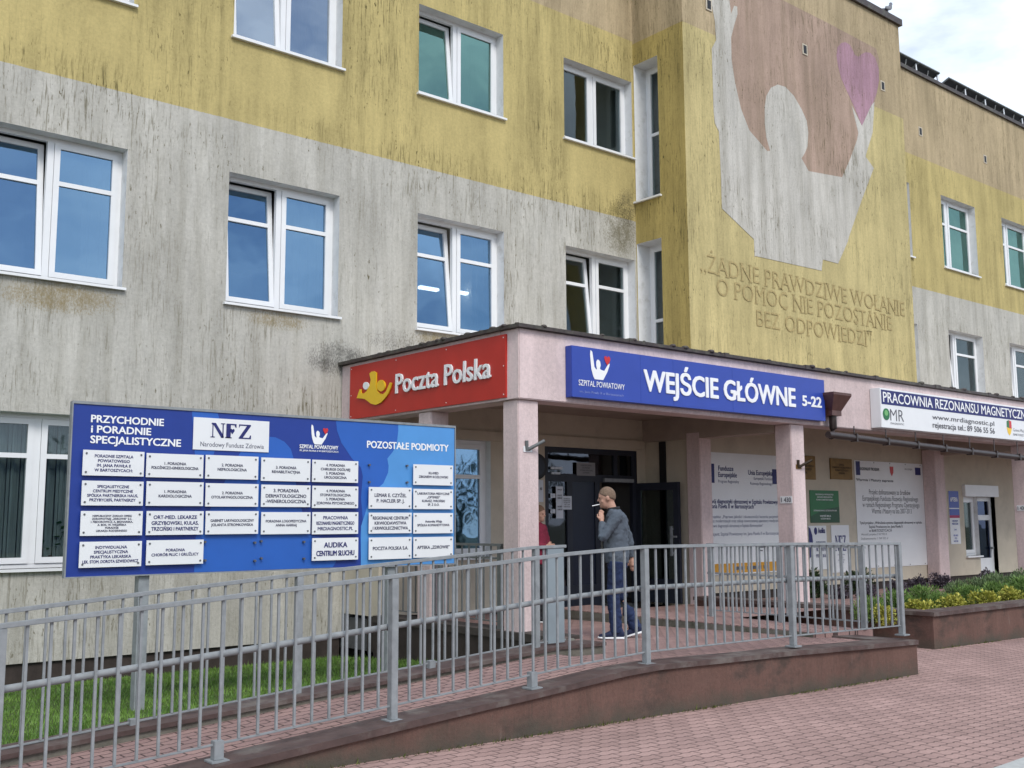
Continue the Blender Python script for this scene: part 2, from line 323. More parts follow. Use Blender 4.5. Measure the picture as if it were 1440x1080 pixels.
# ---------------------------------------------------------------- lettering
_tc = {}
def text_mesh(s, bold=0.0, ext=.0015, spacing=1.0):
    k = (s, bold, ext, spacing)
    if k in _tc: return _tc[k]
    cu = bpy.data.curves.new('t', 'FONT'); cu.body = s; cu.size = 1; cu.offset = bold; cu.extrude = 0; cu.space_character = spacing; cu.resolution_u = 3
    o = bpy.data.objects.new('t', cu); COL.objects.link(o); dg = bpy.context.evaluated_depsgraph_get(); dg.update()
    me = bpy.data.meshes.new_from_object(o.evaluated_get(dg)); vs = [tuple(v.co) for v in me.vertices]; fs = [list(p.vertices) for p in me.polygons]
    bpy.data.objects.remove(o); bpy.data.curves.remove(cu); bpy.data.meshes.remove(me)
    _tc[k] = (vs, fs); return vs, fs
CAP = None
def put_text(mb, s, x0, x1, z, h, y=-.002, bold=0.0, mi=0, align='fit', slant=0, depth=0, spacing=1.0, serif=False):
    """text in local sign space; z baseline, h capital height; x0..x1 fitted ('fit') or centred / left at natural aspect"""
    global CAP
    if CAP is None: CAP = max(v[1] for v in text_mesh('H')[0])
    vs, fs = text_mesh(s, min(bold, 0), spacing=spacing)
    if not vs: return
    if bold > 0:
        put_text(mb, s, x0, x1, z, h, y, 0, mi, align, slant, depth, spacing)
        bx = bold*h*2.1
        for i, (dx, dz) in enumerate(((bx, 0), (-bx, 0), (0, bx*.6), (0, -bx*.6), (bx*.7, bx*.5), (-bx*.7, -bx*.5), (bx*.7, -bx*.5), (-bx*.7, bx*.5))): put_text(mb, s, x0+dx, x1+dx, z+dz, h, y-.0002*(i+1), 0, mi, align, slant, depth, spacing)
        return
    a = min(v[0] for v in vs); b = max(v[0] for v in vs); sz = h/CAP; sx = sz
    if align == 'fit': sx = (x1-x0)/(b-a); ox = x0
    elif align == 'center': sx = min(sz, (x1-x0)/(b-a)); ox = (x0+x1)/2-(b-a)*sx/2
    else: sx = min(sz, (x1-x0)/(b-a)); ox = x0
    P = [(ox+(v[0]-a)*sx+slant*v[1]*sz, y, z+v[1]*sz) for v in vs]
    if depth:
        n = len(P); P2 = [(p[0], y+depth, p[2]) for p in P]
        from collections import Counter
        ec = Counter()
        for f in fs:
            for i in range(len(f)): ec[(f[i], f[(i+1) % len(f)])] += 1
        side = [(e[1], e[0], e[0]+n, e[1]+n) for e in ec if (e[1], e[0]) not in ec]
        mb.add(P+P2, [list(f) for f in fs]+side, mi)
    else: mb.add(P, fs, mi)
    if serif:
        from collections import Counter
        ec = Counter(tuple(sorted((f[i], f[(i+1) % len(f)]))) for f in fs for i in range(len(f)))
        for (p, q), c in ec.items():
            if c > 1: continue
            A_, B_ = vs[p], vs[q]; ln = abs(A_[0]-B_[0])
            for lev in (0, CAP):
                if abs(A_[1]-lev) < .012 and abs(B_[1]-lev) < .012 and .015 < ln < .16:
                    xa, xb = sorted((ox+(A_[0]-a)*sx, ox+(B_[0]-a)*sx)); e_ = .09*sx*.9; zz = z+lev*sz; t_ = h*.045
                    mb.add([(xa-e_, y-.0006, zz-t_*(lev == 0)), (xb+e_, y-.0006, zz-t_*(lev == 0)), (xb+e_, y-.0006, zz+t_*(lev != 0)), (xa-e_, y-.0006, zz+t_*(lev != 0))], [(0, 1, 2, 3)], mi)

EMB = [(-.36, .98), (-.28, .93), (-.235, .70), (-.19, .42), (-.10, .33), (-.07, .36), (-.10, .47), (-.10, .60), (-.05, .68), (.02, .68), (.09, .62), (.11, .50), (.07, .38), (.12, .345), (.28, .32), (.45, .54), (.49, .57), (.55, .60), (.53, .52), (.43, .30), (.22, 0), (-.18, 0), (-.25, .10), (-.33, .33), (-.36, .55), (-.385, .85)]
HRT = [(.43, .52), (.34, .64), (.28, .76), (.31, .83), (.38, .84), (.43, .79), (.50, .85), (.57, .80), (.575, .72), (.52, .62)]
def put_emblem(mb, cx, z, h, y=-.003, mi_body=0, mi_heart=1):
    mb.prism([(cx+p[0]*h, z+p[1]*h) for p in EMB], y, y+.002, mi_body)
    mb.prism([(cx+p[0]*h, z+p[1]*h) for p in HRT], y-.001, y+.001, mi_heart)

# ================================================================= GROUND
def pz(x): return .09-.011*x if x > 3 else .057
structure(MB().add([(-400, -400, -.6), (400, -400, -.6), (400, 600, -.6), (-400, 600, -.6)], [(0, 1, 2, 3)]).build('ground', mat('earth', (.10, .10, .06), .95, .3, .5)))
pv = MB(); xs = [-30, 3, 8, 13, 20, 45]
def ky(x): return 3.19+.055*x
for a, b in zip(xs, xs[1:]):
    far = 6.5 if b <= 8 else 12.5
    if a == 8: pv.add([(8, ky(8), pz(8)), (10.9, ky(10.9), pz(10.9)), (10.9, 6.5, pz(10.9)), (8, 6.5, pz(8))], [(0, 1, 2, 3)]); a = 10.9
    pv.add([(a, ky(a), pz(a)), (b, ky(b), pz(b)), (b, far, pz(b)), (a, far, pz(a))], [(0, 1, 2, 3)])
structure(pv.build('pavement', M_pave))
kb = MB()
for a, b in zip(xs, xs[1:]):
    for z0, z1, in ((-.32, .004),):
        A = [(a, ky(a)-.15, pz(a)+z0), (b, ky(b)-.15, pz(b)+z0), (b, ky(b), pz(b)+z0), (a, ky(a), pz(a)+z0)]
        B = [(p[0], p[1], p[2]-z0+z1) for p in A]
        kb.add(A+B, [(0, 3, 2, 1), (4, 5, 6, 7), (0, 1, 5, 4), (1, 2, 6, 5), (2, 3, 7, 6), (3, 0, 4, 7)])
structure(kb.build('kerb', M_kerb))
rd = MB()
for a, b in zip(xs, xs[1:]): rd.add([(a, -30, pz(a)-.13), (b, -30, pz(b)-.13), (b, ky(b)-.15, pz(b)-.13), (a, ky(a)-.15, pz(a)-.13)], [(0, 1, 2, 3)])
structure(rd.build('road', M_asph))
# lawn between ramp and facade
def lz(x, y): return .085-(y-7.8)*.066
lw = MB(); lw.add([(-10, 7.9, lz(0, 7.9)), (8.42, 7.9, lz(0, 7.9)), (8.42, 14.15, lz(0, 14.15)), (-10, 14.15, lz(0, 14.15))], [(0, 1, 2, 3)])
structure(lw.build('lawn', mat('lawn_soil', (.05, .085, .015), .95, .3, 12)))
m_gr, n_, l_, p_ = new_mat('grass_blades')
oi = n_.new('ShaderNodeNewGeometry'); tn = n_.new('ShaderNodeTexNoise'); tn.inputs['Scale'].default_value = 2.2; tn.inputs['Detail'].default_value = 8; l_(oi.outputs['Position'], tn.inputs['Vector'])
rr = n_.new('ShaderNodeValToRGB'); rr.color_ramp.elements[0].position = .35; rr.color_ramp.elements[0].color = (.06, .145, .015, 1); rr.color_ramp.elements[1].position = .65; rr.color_ramp.elements[1].color = (.165, .29, .045, 1)
l_(tn.outputs['Fac'], rr.inputs[0]); l_(rr.outputs[0], p_.inputs['Base Color']); p_.inputs['Roughness'].default_value = .6
gr = MB(); rg = random.Random(3)
for i in range(42000):
    x = rg.uniform(1.2, 8.35); y = 7.93+(14.0-7.93)*rg.random()**1.25; z = lz(x, y); h = rg.uniform(.02, .055)*(1.5 if rg.random() < .04 else 1); a = rg.uniform(0, 6.28); w = rg.uniform(.003, .006)
    dx, dy = math.cos(a)*w, math.sin(a)*w; t = rg.uniform(-.025, .025); t2 = rg.uniform(-.025, .025)
    gr.add([(x-dx, y-dy, z), (x+dx, y+dy, z), (x+t, y+t2, z+h)], [(0, 1, 2)])
g = gr.build('grass', m_gr); g['kind'] = 'stuff'

# ================================================================= BUILDING
BLD = thing('hospital_building', 'three storey hospital with yellow and grey stained facade, mural and pink entrance canopy', 'building')
YF, YM, YW = 14.1, 12.78, 13.78
def holed(mb, x0, x1, z0, z1, holes, mapf, mi=0):
    xs = sorted({x0, x1, *[h[0] for h in holes], *[h[1] for h in holes]}); zs = sorted({z0, z1, *[h[2] for h in holes], *[h[3] for h in holes]})
    xs = [x for x in xs if x0 <= x <= x1]; zs = [z for z in zs if z0 <= z <= z1]
    for a, b in zip(xs, xs[1:]):
        for c, d in zip(zs, zs[1:]):
            mxx, mz = (a+b)/2, (c+d)/2
            if any(h[0] < mxx < h[1] and h[2] < mz < h[3] for h in holes): continue
            mb.add([mapf(a, c), mapf(b, c), mapf(b, d), mapf(a, d)], [(0, 1, 2, 3)], mi)
BX = [-3.49, -.17, 3.15, 6.47, 9.79, 13.11]; WW = 1.84
w2 = [(x, x+WW, 4.77, 6.70) for x in BX]; w3 = [(x, x+WW, 8.77, 10.35) for x in BX]; w1 = [(x, x+WW, 1.09, 3.03) for x in BX[:4]]
fw = MB(); holed(fw, -12, 15.0, -.05, 13.5, w1+w2+w3, lambda x, z: (x, YF, z))
fw.add([(-12, YF, -.05), (-12, 26, -.05), (-12, 26, 13.5), (-12, YF, 13.5)], [(3, 2, 1, 0)])
fw.build('facade_wall', M_main, BLD)
box('plinth', -12, 8.45, YF+.04, YF+.5, -1, -.05, M_plinth, BLD)
# return wall of the mural block with two slit windows
slit = [(0.02, .66, 7.88, 10.70), (0.02, .66, 4.0, 7.03)]
rw = MB(); holed(rw, 0, YF-YM, 2.9, 13.5, slit, lambda u, z: (15.0, YF-u, z)); rw.build('return_wall', M_ret, BLD)
mw = MB(); mw.add([(15.0, YM, 2.9), (22.95, YM, 2.9), (22.95, YM, 13.5), (15.0, YM, 13.5)], [(0, 1, 2, 3)])
mw.add([(22.95, YM, 2.9), (22.95, YW+12, 2.9), (22.95, YW+12, 13.5), (22.95, YM, 13.5)], [(0, 1, 2, 3)]); mw.build('mural_wall', M_block, BLD)
WX = [26.45, 29.85, 33.25, 36.65]
ww = [(x, x+1.84, 8.25, 10.22) for x in WX]+[(x, x+1.84, 4.78, 6.58) for x in WX]+[(24.1, 24.86, 8.27, 10.22), (24.1, 24.9, 4.3, 6.54)]
wg = MB(); holed(wg, 22.95, 60, 2.9, 13.3, ww, lambda x, z: (x, YW, z)); wg.build('wing_wall', M_wing, BLD)
# flat roofs and edge flashings
rf = MB(); rf.box(-12.05, 22.9, YF-.02+.1, 26, 13.5, 13.62); rf.box(15.02, 22.93, YM+.02, YF+.05, 13.5, 13.62); rf.box(22.97, 60, YW+.02, 26, 13.3, 13.42); rf.build('roof', M_conc, BLD)
cp = MB(); cp.box(14.93, 23.02, YM-.07, YM+.25, 13.5, 13.66); cp.box(14.93, 15.2, YM+.25, YF+.1, 13.5, 13.66); cp.box(-12.1, 14.93, YF-.07, YF+.3, 13.5, 13.66); cp.box(22.78, 23.02, YM+.25, 18, 13.5, 13.66)
cp.build('roof_flashing', M_cap, BLD)
box('wing_roof_flashing', 23.0, 60, YW-.06, YW+.25, 13.3, 13.40, M_cap, BLD)
# rooms behind the windows
it = MB()
for z in (.2, 3.95, 7.95, 11.6): it.box(-12, 60, YF+.45, 22, z-.15, z)
it.box(-12, 60, 21.5, 21.6, -1, 13)
for x in [b-.74 for b in BX]+[14.99, 22.93]+[x-.75 for x in WX]: it.box(x-.06, x+.06, YF+.45, 21.5, -1, 13.2)
it.build('interior', M_int, BLD)

rw_ = random.Random(12)
def window(name, w, h, loc, rz=0, transom=0, tilt=True, gl=M_glassB, gr_=None, depth=.2, split=.49, sill=True, single=False, reveal_m=None, e=.30):
    """PVC window seen from outside in local space: x right, y inward, z up"""
    d = depth; fr = MB(); b = .055
    fr.box(0, w, d, d+.07, 0, b); fr.box(0, w, d, d+.07, h-b, h); fr.box(0, b, d, d+.07, b, h-b); fr.box(w-b, w, d, d+.07, b, h-b)
    xm = w*split
    if not single: fr.box(xm-.042, xm+.042, d-.004, d+.066, b, h-b)
    root = fr.build(name, M_pvc, BLD, loc, rz)
    rv = MB()
    rv.add([(0, 0, 0), (0, e, 0), (0, e, h), (0, 0, h)], [(3, 2, 1, 0)]); rv.add([(w, 0, 0), (w, e, 0), (w, e, h), (w, 0, h)], [(0, 1, 2, 3)])
    rv.add([(0, 0, h), (w, 0, h), (w, e, h), (0, e, h)], [(3, 2, 1, 0)]); rv.add([(0, .0, 0), (w, .0, 0), (w, e, 0), (0, e, 0)], [(0, 1, 2, 3)])
    rv.build('reveal', reveal_m or M_rev, root)
    def sash(xa, xb, tl, gmat):
        sb = MB(); k = .074; H0, H1 = b+.004, h-b-.004; yy = d-.018
        T = None
        if tl: T = Matrix.Translation((0, d+.03, H0)) @ Matrix.Rotation(R(-tl), 4, 'X') @ Matrix.Translation((0, -d-.03, -H0))
        sb.box(xa, xb, yy, yy+.07, H0, H0+k, T=T); sb.box(xa, xb, yy, yy+.07, H1-k, H1, T=T); sb.box(xa, xa+k, yy, yy+.07, H0+k, H1-k, T=T); sb.box(xb-k, xb, yy, yy+.07, H0+k, H1-k, T=T)
        zt = H0+(H1-H0)*transom
        if transom: sb.box(xa+k, xb-k, yy, yy+.07, zt-.03, zt+.03, T=T)
        sb.build('sash', M_pvc, root)
        pn = MB(); T0 = T or Matrix(); c_ = Matrix.Translation(((xa+xb)/2, d, h/2)); q_ = R(rw_.uniform(-.7, .7)); T = T0 @ c_ @ Matrix.Rotation(q_, 4, 'X') @ Matrix.Rotation(R(rw_.uniform(-.6, .6)), 4, 'Z') @ c_.inverted()
        if transom:
            pn.box(xa+k, xb-k, yy+.03, yy+.038, H0+k, zt-.03, T=T); pn.box(xa+k, xb-k, yy+.03, yy+.038, zt+.03, H1-k, T=T)
        else: pn.box(xa+k, xb-k, yy+.03, yy+.038, H0+k, H1-k, T=T)
        pn.build('pane', gmat, root)
    if single: sash(b+.004, w-b-.004, 0, gl)
    else: sash(b+.004, xm-.046, 5.5 if tilt else 0, gl); sash(xm+.046, w-b-.004, 0, gr_ or gl)
    if sill: MB().box(-.04, w+.04, -.06, d, -.035, 0).build('sill', M_pvc, root)
    return root
for i, h in enumerate(w2):
    window('window', WW, 1.93, (h[0], YF, h[2]), transom=.70, tilt=i >= 2, gl=M_glassD if i == 5 else M_glassB)
for i, h in enumerate(w3):
    window('window', WW, 1.58, (h[0], YF, h[2]), transom=0, tilt=i in (3, 4), gl=(M_glassP if i == 3 else M_glassG) if i != 5 else M_glassD, gr_=M_glassD if i == 5 else None)
for i, h in enumerate(w1):
    window('window', WW, 1.94, (h[0], YF, h[2]), transom=.74, tilt=False, gl=M_glassD, split=.5)
for z0, z1 in ((7.88, 10.70), (4.0, 7.03)):
    window('slit_window', .64, z1-z0, (15.0, YF-.02, z0), -math.pi/2, transom=.5, tilt=False, gl=M_glassD, depth=.36, single=True, sill=True, e=.46)
for x in WX:
    window('window', 1.84, 1.97, (x, YW, 8.25), transom=.66, tilt=False, gl=M_glassG, split=.33)
    window('window', 1.84, 1.80, (x, YW, 4.78), transom=.70, tilt=True, gl=M_glassD, split=.33)
window('slit_window', .76, 1.95, (24.1, YW, 8.27), transom=.5, tilt=False, gl=M_glassD, single=True)
window('slit_window', .80, 2.24, (24.1, YW, 4.3), transom=.5, tilt=False, gl=M_glassD, single=True)
# curtains and lit ceiling tubes seen through the panes
cu = MB()
for k in range(44):
    x = 3.25+k*.04; dx = .03*math.sin(k*1.7); cu.box(x, x+.036, YF+.36+dx, YF+.38+dx, 1.15, 3.0)
cu.build('curtain', M_curtain, BLD)
cw = MB()
for x0 in (7.75, 4.55, 11.25): 
    for k in range(9): cw.box(x0+k*.05, x0+k*.05+.044, YF+.40+.02*math.sin(k*2.1), YF+.42+.02*math.sin(k*2.1), 4.6, 6.65)
cw.build('curtain', mat('beige_curtain', (.62, .60, .52), .9, .15, 9), BLD)
box('cabinet', 7.0, 7.6, 15.6, 16.2, 3.95, 5.6, M_white, BLD)
M_lit, n_, l_, p_ = new_mat('lit_tube'); p_.inputs['Emission Color'].default_value = (1, .97, .9, 1); p_.inputs['Emission Strength'].default_value = 9
for px, py in ((592, 405), (640, 411)): p = onY(px, py, 16.0); box('ceiling_light', p.x, p.x+.42, 16.0, 16.1, p.z, p.z+.05, M_lit, BLD)
cv = MB()
for k in range(14): cv.box(9.25+k*.05, 9.29+k*.05, YF+.6, YF+.62, 8.8, 10.3)
for k in range(10): cv.box(7.9+k*.05, 7.94+k*.05, YF+.6+.02*math.sin(k*2), YF+.63+.02*math.sin(k*2), 8.8, 10.3)
for k in range(7): cv.box(11.35+k*.05, 11.39+k*.05, YF+.6, YF+.63, 8.8, 10.3)
cv.build('curtain', mat('green_curtain', (.05, .16, .13), .9, .2, 9), BLD)

# ---- mural
def zoomed(ox, oy, k, pts): return [(ox+p[0]/k, oy+p[1]/k) for p in pts]
def wallpoly(name, pix, off, m, y=YM):
    P = [onY(a, b, y) for a, b in pix]; MB().prism([(p.x, p.z) for p in P], y-off, y-.0005).build(name, m, BLD)
fig = zoomed(960, 0, 3, [(118, 0), (135, 90), (140, 170), (122, 205), (130, 470), (135, 520), (152, 555), (160, 720), (165, 880), (300, 1010), (303, 1085)]) + \
      [(1061.7, 360), (1155, 380.7), (1156.7, 365), (1178.3, 370.7), (1191.7, 340)] + \
      zoomed(960, 0, 3, [(700, 1000), (752, 850), (805, 710), (770, 660), (785, 610), (800, 560), (808, 430), (795, 445), (755, 532), (712, 445), (740, 560), (735, 590), (705, 672), (672, 748), (600, 735), (530, 722), (500, 668), (512, 650), (525, 620), (529, 560), (522, 510), (500, 460), (468, 405), (432, 367), (400, 357), (372, 370), (352, 405), (345, 450), (345, 520), (352, 580), (368, 637), (355, 637), (280, 550), (245, 460), (220, 350), (205, 250), (203, 160), (215, 110), (230, 60), (229, 28), (216, 25), (203, 60), (196, 0), (192, -70), (170, -110), (150, -90), (125, -100), (112, -40)])
pan = zoomed(960, 0, 3, [(180, -119), (400, -10), (610, 96), (815, 205), (828, 250), (828, 340), (815, 420), (770, 540), (745, 600), (672, 755), (520, 730), (400, 700), (345, 640), (275, 555), (235, 450), (205, 300), (200, 130), (190, 0)])
hrt = zoomed(960, 0, 3, [(755, 530), (722, 450), (690, 380), (668, 330), (655, 280), (648, 235), (652, 200), (668, 182), (685, 178), (703, 188), (716, 210), (726, 232), (740, 240), (755, 228), (772, 220), (792, 224), (812, 245), (826, 290), (828, 340), (818, 390), (800, 440), (778, 490)])
wallpoly('mural_panel', pan, .004, M_panel); wallpoly('mural_figure', fig, .008, M_figure); wallpoly('mural_heart', hrt, .007, M_heart)
tm = MB()
for s, pl, pr, hh in (('„ŻADNE PRAWDZIWE WOŁANIE', (985, 387), (1272, 440), .33), ('O POMOC NIE POZOSTANIE', (1008, 416), (1254, 464), .33), ('BEZ ODPOWIEDZI”', (1064, 459), (1226, 487), .33)):
    a = onY(*pl, YM); b = onY(*pr, YM); put_text(tm, s, a.x, b.x, (a.z+b.z)/2, hh, y=YM-.0125, bold=-.006, serif=True)
tm.build('mural_lettering', M_incise, BLD)
for px, py, yy, d in ((1131, 70, YM, .008), (996, 7, YM, .008), (1241, 121, YM, .0), (1294, 185, YW, 0), (1385, 224, YW, 0)):
    p = onY(px, py, yy); vt = MB(); vt.box(p.x-.09, p.x+.09, yy-.012-d, yy-.001-d, p.z-.12, p.z+.12, 1); vt.box(p.x-.055, p.x+.055, yy-.016-d, yy-.012-d, p.z-.09, p.z+.09, 0); vt.build('wall_vent', [M_black, M_beige], BLD)

# ---- entrance canopy
XC, YC = 8.40, 9.90; ZB, ZT = 3.14, 4.02
ca = MB(); ca.box(XC, 40, YC, YC+.36, ZB, ZT); ca.box(XC, XC+.36, YC+.36, YF-.003, ZB, ZT); ca.build('canopy_fascia', M_pink, BLD, bevel=.012)
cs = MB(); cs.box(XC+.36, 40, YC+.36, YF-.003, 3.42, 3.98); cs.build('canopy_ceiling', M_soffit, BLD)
cc = MB()
x = XC-.06
while x < 40:
    cc.box(x, min(x+2.0, 40)-.004, YC-.07, YC+.30, ZT+.002, ZT+.045+.004*random.random()); x += 2.0
    if x < 40: cc.box(x-.05, x+.05, YC-.076, YC+.1, ZT+.0, ZT+.062)
y = YC+.30
while y < YF-.05:
    cc.box(XC-.07, XC+.35, y, min(y+1.5, YF-.004), ZT+.002, ZT+.045+.006*random.random()); y += 1.5
for k in range(70):   # moss cushions and grit along the flashing
    yy = random.uniform(YC, YF-.1) if k < 42 else YC-.05; xx = XC-.05+random.uniform(0, .1) if k < 42 else random.uniform(XC, 22)
    r = random.uniform(.012, .035); cc.ball((xx, yy, ZT+.05), (r*1.8, r*1.8, r), 5)
cc.build('canopy_flashing', M_cap, BLD)
def pillar(x0, y0, w=.33, d=.30, z0=0): MB().box(x0, x0+w, y0, y0+d, z0, ZB-.002).build('pillar', M_pink, BLD, bevel=.012)
pillar(8.43, 9.954); pillar(14.0, 9.954, .35); pillar(21.95, 9.954, .35); pillar(8.43, 11.79, .3); pillar(14.0, 11.79, .30); pillar(21.72, 11.80, .42, .29)
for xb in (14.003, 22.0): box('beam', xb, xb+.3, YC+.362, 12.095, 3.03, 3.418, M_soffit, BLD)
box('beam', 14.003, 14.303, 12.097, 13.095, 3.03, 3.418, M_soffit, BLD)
# ground floor walls under the canopy
gf = MB()
G3 = (8.68, 10.52, 1.10, 2.90); DO = (11.66, 13.84, .0, 2.87)
holed(gf, 8.46, 14.06, .30, 3.42, [G3, DO], lambda x, z: (x, 13.1, z))
gf.add([(8.46, 13.1, .3), (8.46, YF, .3), (8.46, YF, 3.42), (8.46, 13.1, 3.42)], [(3, 2, 1, 0)])
gf.add([(14.06, 12.1, .2), (14.06, 13.1, .2), (14.06, 13.1, 3.42), (14.06, 12.1, 3.42)], [(3, 2, 1, 0)])
D2 = (23.46, 24.95, -.1, 2.16); V2 = (23.46, 24.1, .82, 2.16)
holed(gf, 14.06, 40, .40, 3.42, [(24.1, 24.95, -1, 2.16), V2], lambda x, z: (x, 12.1, z)); gf.build('lower_wall', M_beige, BLD)
pl = MB(); pl.box(14.07, 24.1, 12.13, 12.4, -.6, .40); pl.box(24.95, 40, 12.13, 12.4, -.6, .40); pl.box(8.47, 11.66, 13.13, 13.4, -.2, .3); pl.box(13.84, 14.05, 13.13, 13.4, -.2, .3); pl.build('plinth', M_plinth, BLD)
box('lintel', 8.5, 14.0, 13.06, 13.098, 2.90, 3.05, M_beige, BLD)
window('window', 1.84, 1.80, (G3[0], 13.1, G3[2]), transom=.70, tilt=False, gl=M_glassB, depth=.12, split=.5)
# dark hall behind the entrance
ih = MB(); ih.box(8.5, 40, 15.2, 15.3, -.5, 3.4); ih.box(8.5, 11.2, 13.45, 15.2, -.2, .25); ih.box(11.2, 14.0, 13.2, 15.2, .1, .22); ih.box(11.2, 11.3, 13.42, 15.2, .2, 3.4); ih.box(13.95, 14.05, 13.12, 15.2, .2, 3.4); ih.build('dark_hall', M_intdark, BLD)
# entrance door: glazed front with a fixed half, transom and a leaf standing open
ed = MB(); X0, X1, Z0, Z1 = DO[0], DO[1], .235, 2.87; yd = 13.12; k = .09
ed.box(X0, X1, yd, yd+.08, Z1-k, Z1); ed.box(X0, X0+k, yd, yd+.08, Z0, Z1-k); ed.box(X1-k, X1, yd, yd+.08, Z0, Z1-k)
ZTR = 2.30; ed.box(X0+k, X1-k, yd, yd+.08, ZTR, ZTR+.13); XM = 12.88
ed.box(XM-.06, XM+.06, yd, yd+.08, Z0, ZTR); ed.box(X0+k, XM-.06, yd, yd+.08, Z0, Z0+.35); ed.box(X0+k+.42, X0+k+.54, yd, yd+.08, Z0+.35, ZTR); ed.box(X1-.55, X1-.47, yd, yd+.08, ZTR+.13, Z1-k)
door = ed.build('entrance_door', M_anthra, BLD)
box('solid_panel', X0+k+.54, XM-.06, yd+.02, yd+.05, Z0+.35, ZTR, mat('navy_panel', (.012, .018, .04), .3, .05), door)
gp = MB(); gp.box(X0+k, X0+k+.42, yd+.03, yd+.04, Z0+.35, ZTR); gp.box(X0+k, X1-.55, yd+.03, yd+.04, ZTR+.13, Z1-k); gp.box(X1-.47, X1-k, yd+.03, yd+.04, ZTR+.13, Z1-k); gp.build('pane', M_glassE, door)
lf = MB(); T = Matrix.Translation((X1-.02, yd, 0)) @ Matrix.Rotation(R(-86), 4, 'Z')   # leaf swung out towards the street
def lbox(mb, a, b, c, d, e, f): mb.box(a, b, c, d, e, f, T=T)
W_ = .93
lbox(lf, 0, W_, 0, .06, Z0+.02, Z0+.42); lbox(lf, 0, W_, 0, .06, ZTR-.13, ZTR); lbox(lf, 0, .1, 0, .06, Z0+.42, ZTR-.13); lbox(lf, W_-.11, W_, 0, .06, Z0+.42, ZTR-.13); lf.build('door_leaf', M_anthra, door)
lg = MB(); lbox(lg, .1, W_-.11, .025, .035, Z0+.42, ZTR-.13); lg.build('leaf_pane', glass('glass_leaf', (.6, .68, .66), .16, (.62, .66, .66)), door)
lh = MB(); lbox(lh, W_-.16, W_-.12, -.05, -.02, 1.05, 1.55); lbox(lh, W_-.16, W_-.12, -.02, 0, 1.08, 1.11); lbox(lh, W_-.16, W_-.12, -.02, 0, 1.49, 1.52); lbox(lh, W_-.16, W_-.02, -.05, -.03, 1.36, 1.39); lh.build('door_handle', M_steel, door)
dc = MB(); dc.box(13.0, 13.72, yd-.06, yd-.01, ZTR+.01, ZTR+.07); dc.build('door_closer', M_steel, door)
MB().box(14.03, 14.058, 12.60, 12.74, .2, 3.02).build('door_jamb', M_black, BLD)
# side door with a window under the right bay
sd_ = MB(); sd_.box(24.1, 24.95, 12.2, 12.28, -.1, 0.0); sd_.box(24.1, 24.2, 12.2, 12.28, 0, 2.16); sd_.box(24.85, 24.95, 12.2, 12.28, 0, 2.16); sd_.box(24.2, 24.85, 12.2, 12.28, 2.06, 2.16); sd_.box(24.2, 24.85, 12.2, 12.28, 1.62, 1.74); sd_.box(24.2, 24.85, 12.2, 12.28, 0, .75)
sdo = sd_.build('side_door', M_pvc, BLD)
MB().box(24.2, 24.85, 12.23, 12.24, .75, 1.62).box(24.2, 24.85, 12.23, 12.24, 1.74, 2.06).build('pane', glass('glass_side', (.4, .5, .8), .18, (.10, .12, .22)), sdo)
MB().box(24.8, 24.86, 12.14, 12.2, .95, 1.0).build('handle', M_steel, sdo)
box('shutter_box', 23.42, 25.0, 12.02, 12.098, 2.16, 2.42, M_pvc, BLD)
wn = window('window', .64, 1.34, (23.46, 12.1, .82), transom=0, tilt=False, gl=M_glassD, depth=.1, single=True)

# ---- drainpipe: hopper on the fascia and a pipe running along its lower edge
hp = MB(); xh = 14.90
def ring(z, a, b): return [(xh-a, YC-.02-2*b, z), (xh+a, YC-.02-2*b, z), (xh+a, YC-.005, z), (xh-a, YC-.005, z)]
q = ring(3.66, .25, .15)+ring(3.62, .25, .15)+ring(3.38, .13, .09)+ring(3.30, .13, .09); qf = [(3, 2, 1, 0), (12, 13, 14, 15)]
for i in range(3):
    for j in range(4): qf.append((i*4+j, (i+1)*4+j, (i+1)*4+(j+1) % 4, i*4+(j+1) % 4))
hp.add(q, [tuple(reversed(f)) for f in qf]); hopper = hp.build('rain_hopper', M_hop, BLD)
dp = MB(); dp.tube([(xh, YC-.12, 3.34), (xh, YC-.12, 3.10), (xh-.06, YC-.14, 3.0), (xh-.15, YC-.17, 2.97)], .06, 12)
dp.tube([(14.66, YC-.18, 2.985), (21.4, YC-.18, 2.845), (34, YC-.18, 2.58)], .055, 12)
for k in range(20):
    x = 15.4+k*.95; z = 2.985-(x-14.66)*.0208; dp.box(x-.02, x+.02, YC-.24, YC-.12, z-.065, z+.065); dp.box(x-.012, x+.012, YC-.185, YC-.175, z+.06, ZB+.02)
dp.build('drainpipe', M_pipe, BLD)

RAMP = thing('access_ramp', 'brown walled wheelchair ramp climbing right to the main entrance', 'ramp', (6.9, 6.4, 0))
CZ = [(-2.5, -.20), (1.7, .085), (2.92, .169), (4.2, .264), (5.43, .345), (6.5, .425), (6.9, .437), (8.8, .40), (11.08, .335)]
def cz(x):
    for (a, za), (b, zb) in zip(CZ, CZ[1:]):
        if x <= b: return za+(zb-za)*(x-a)/(b-a)
    return CZ[-1][1]
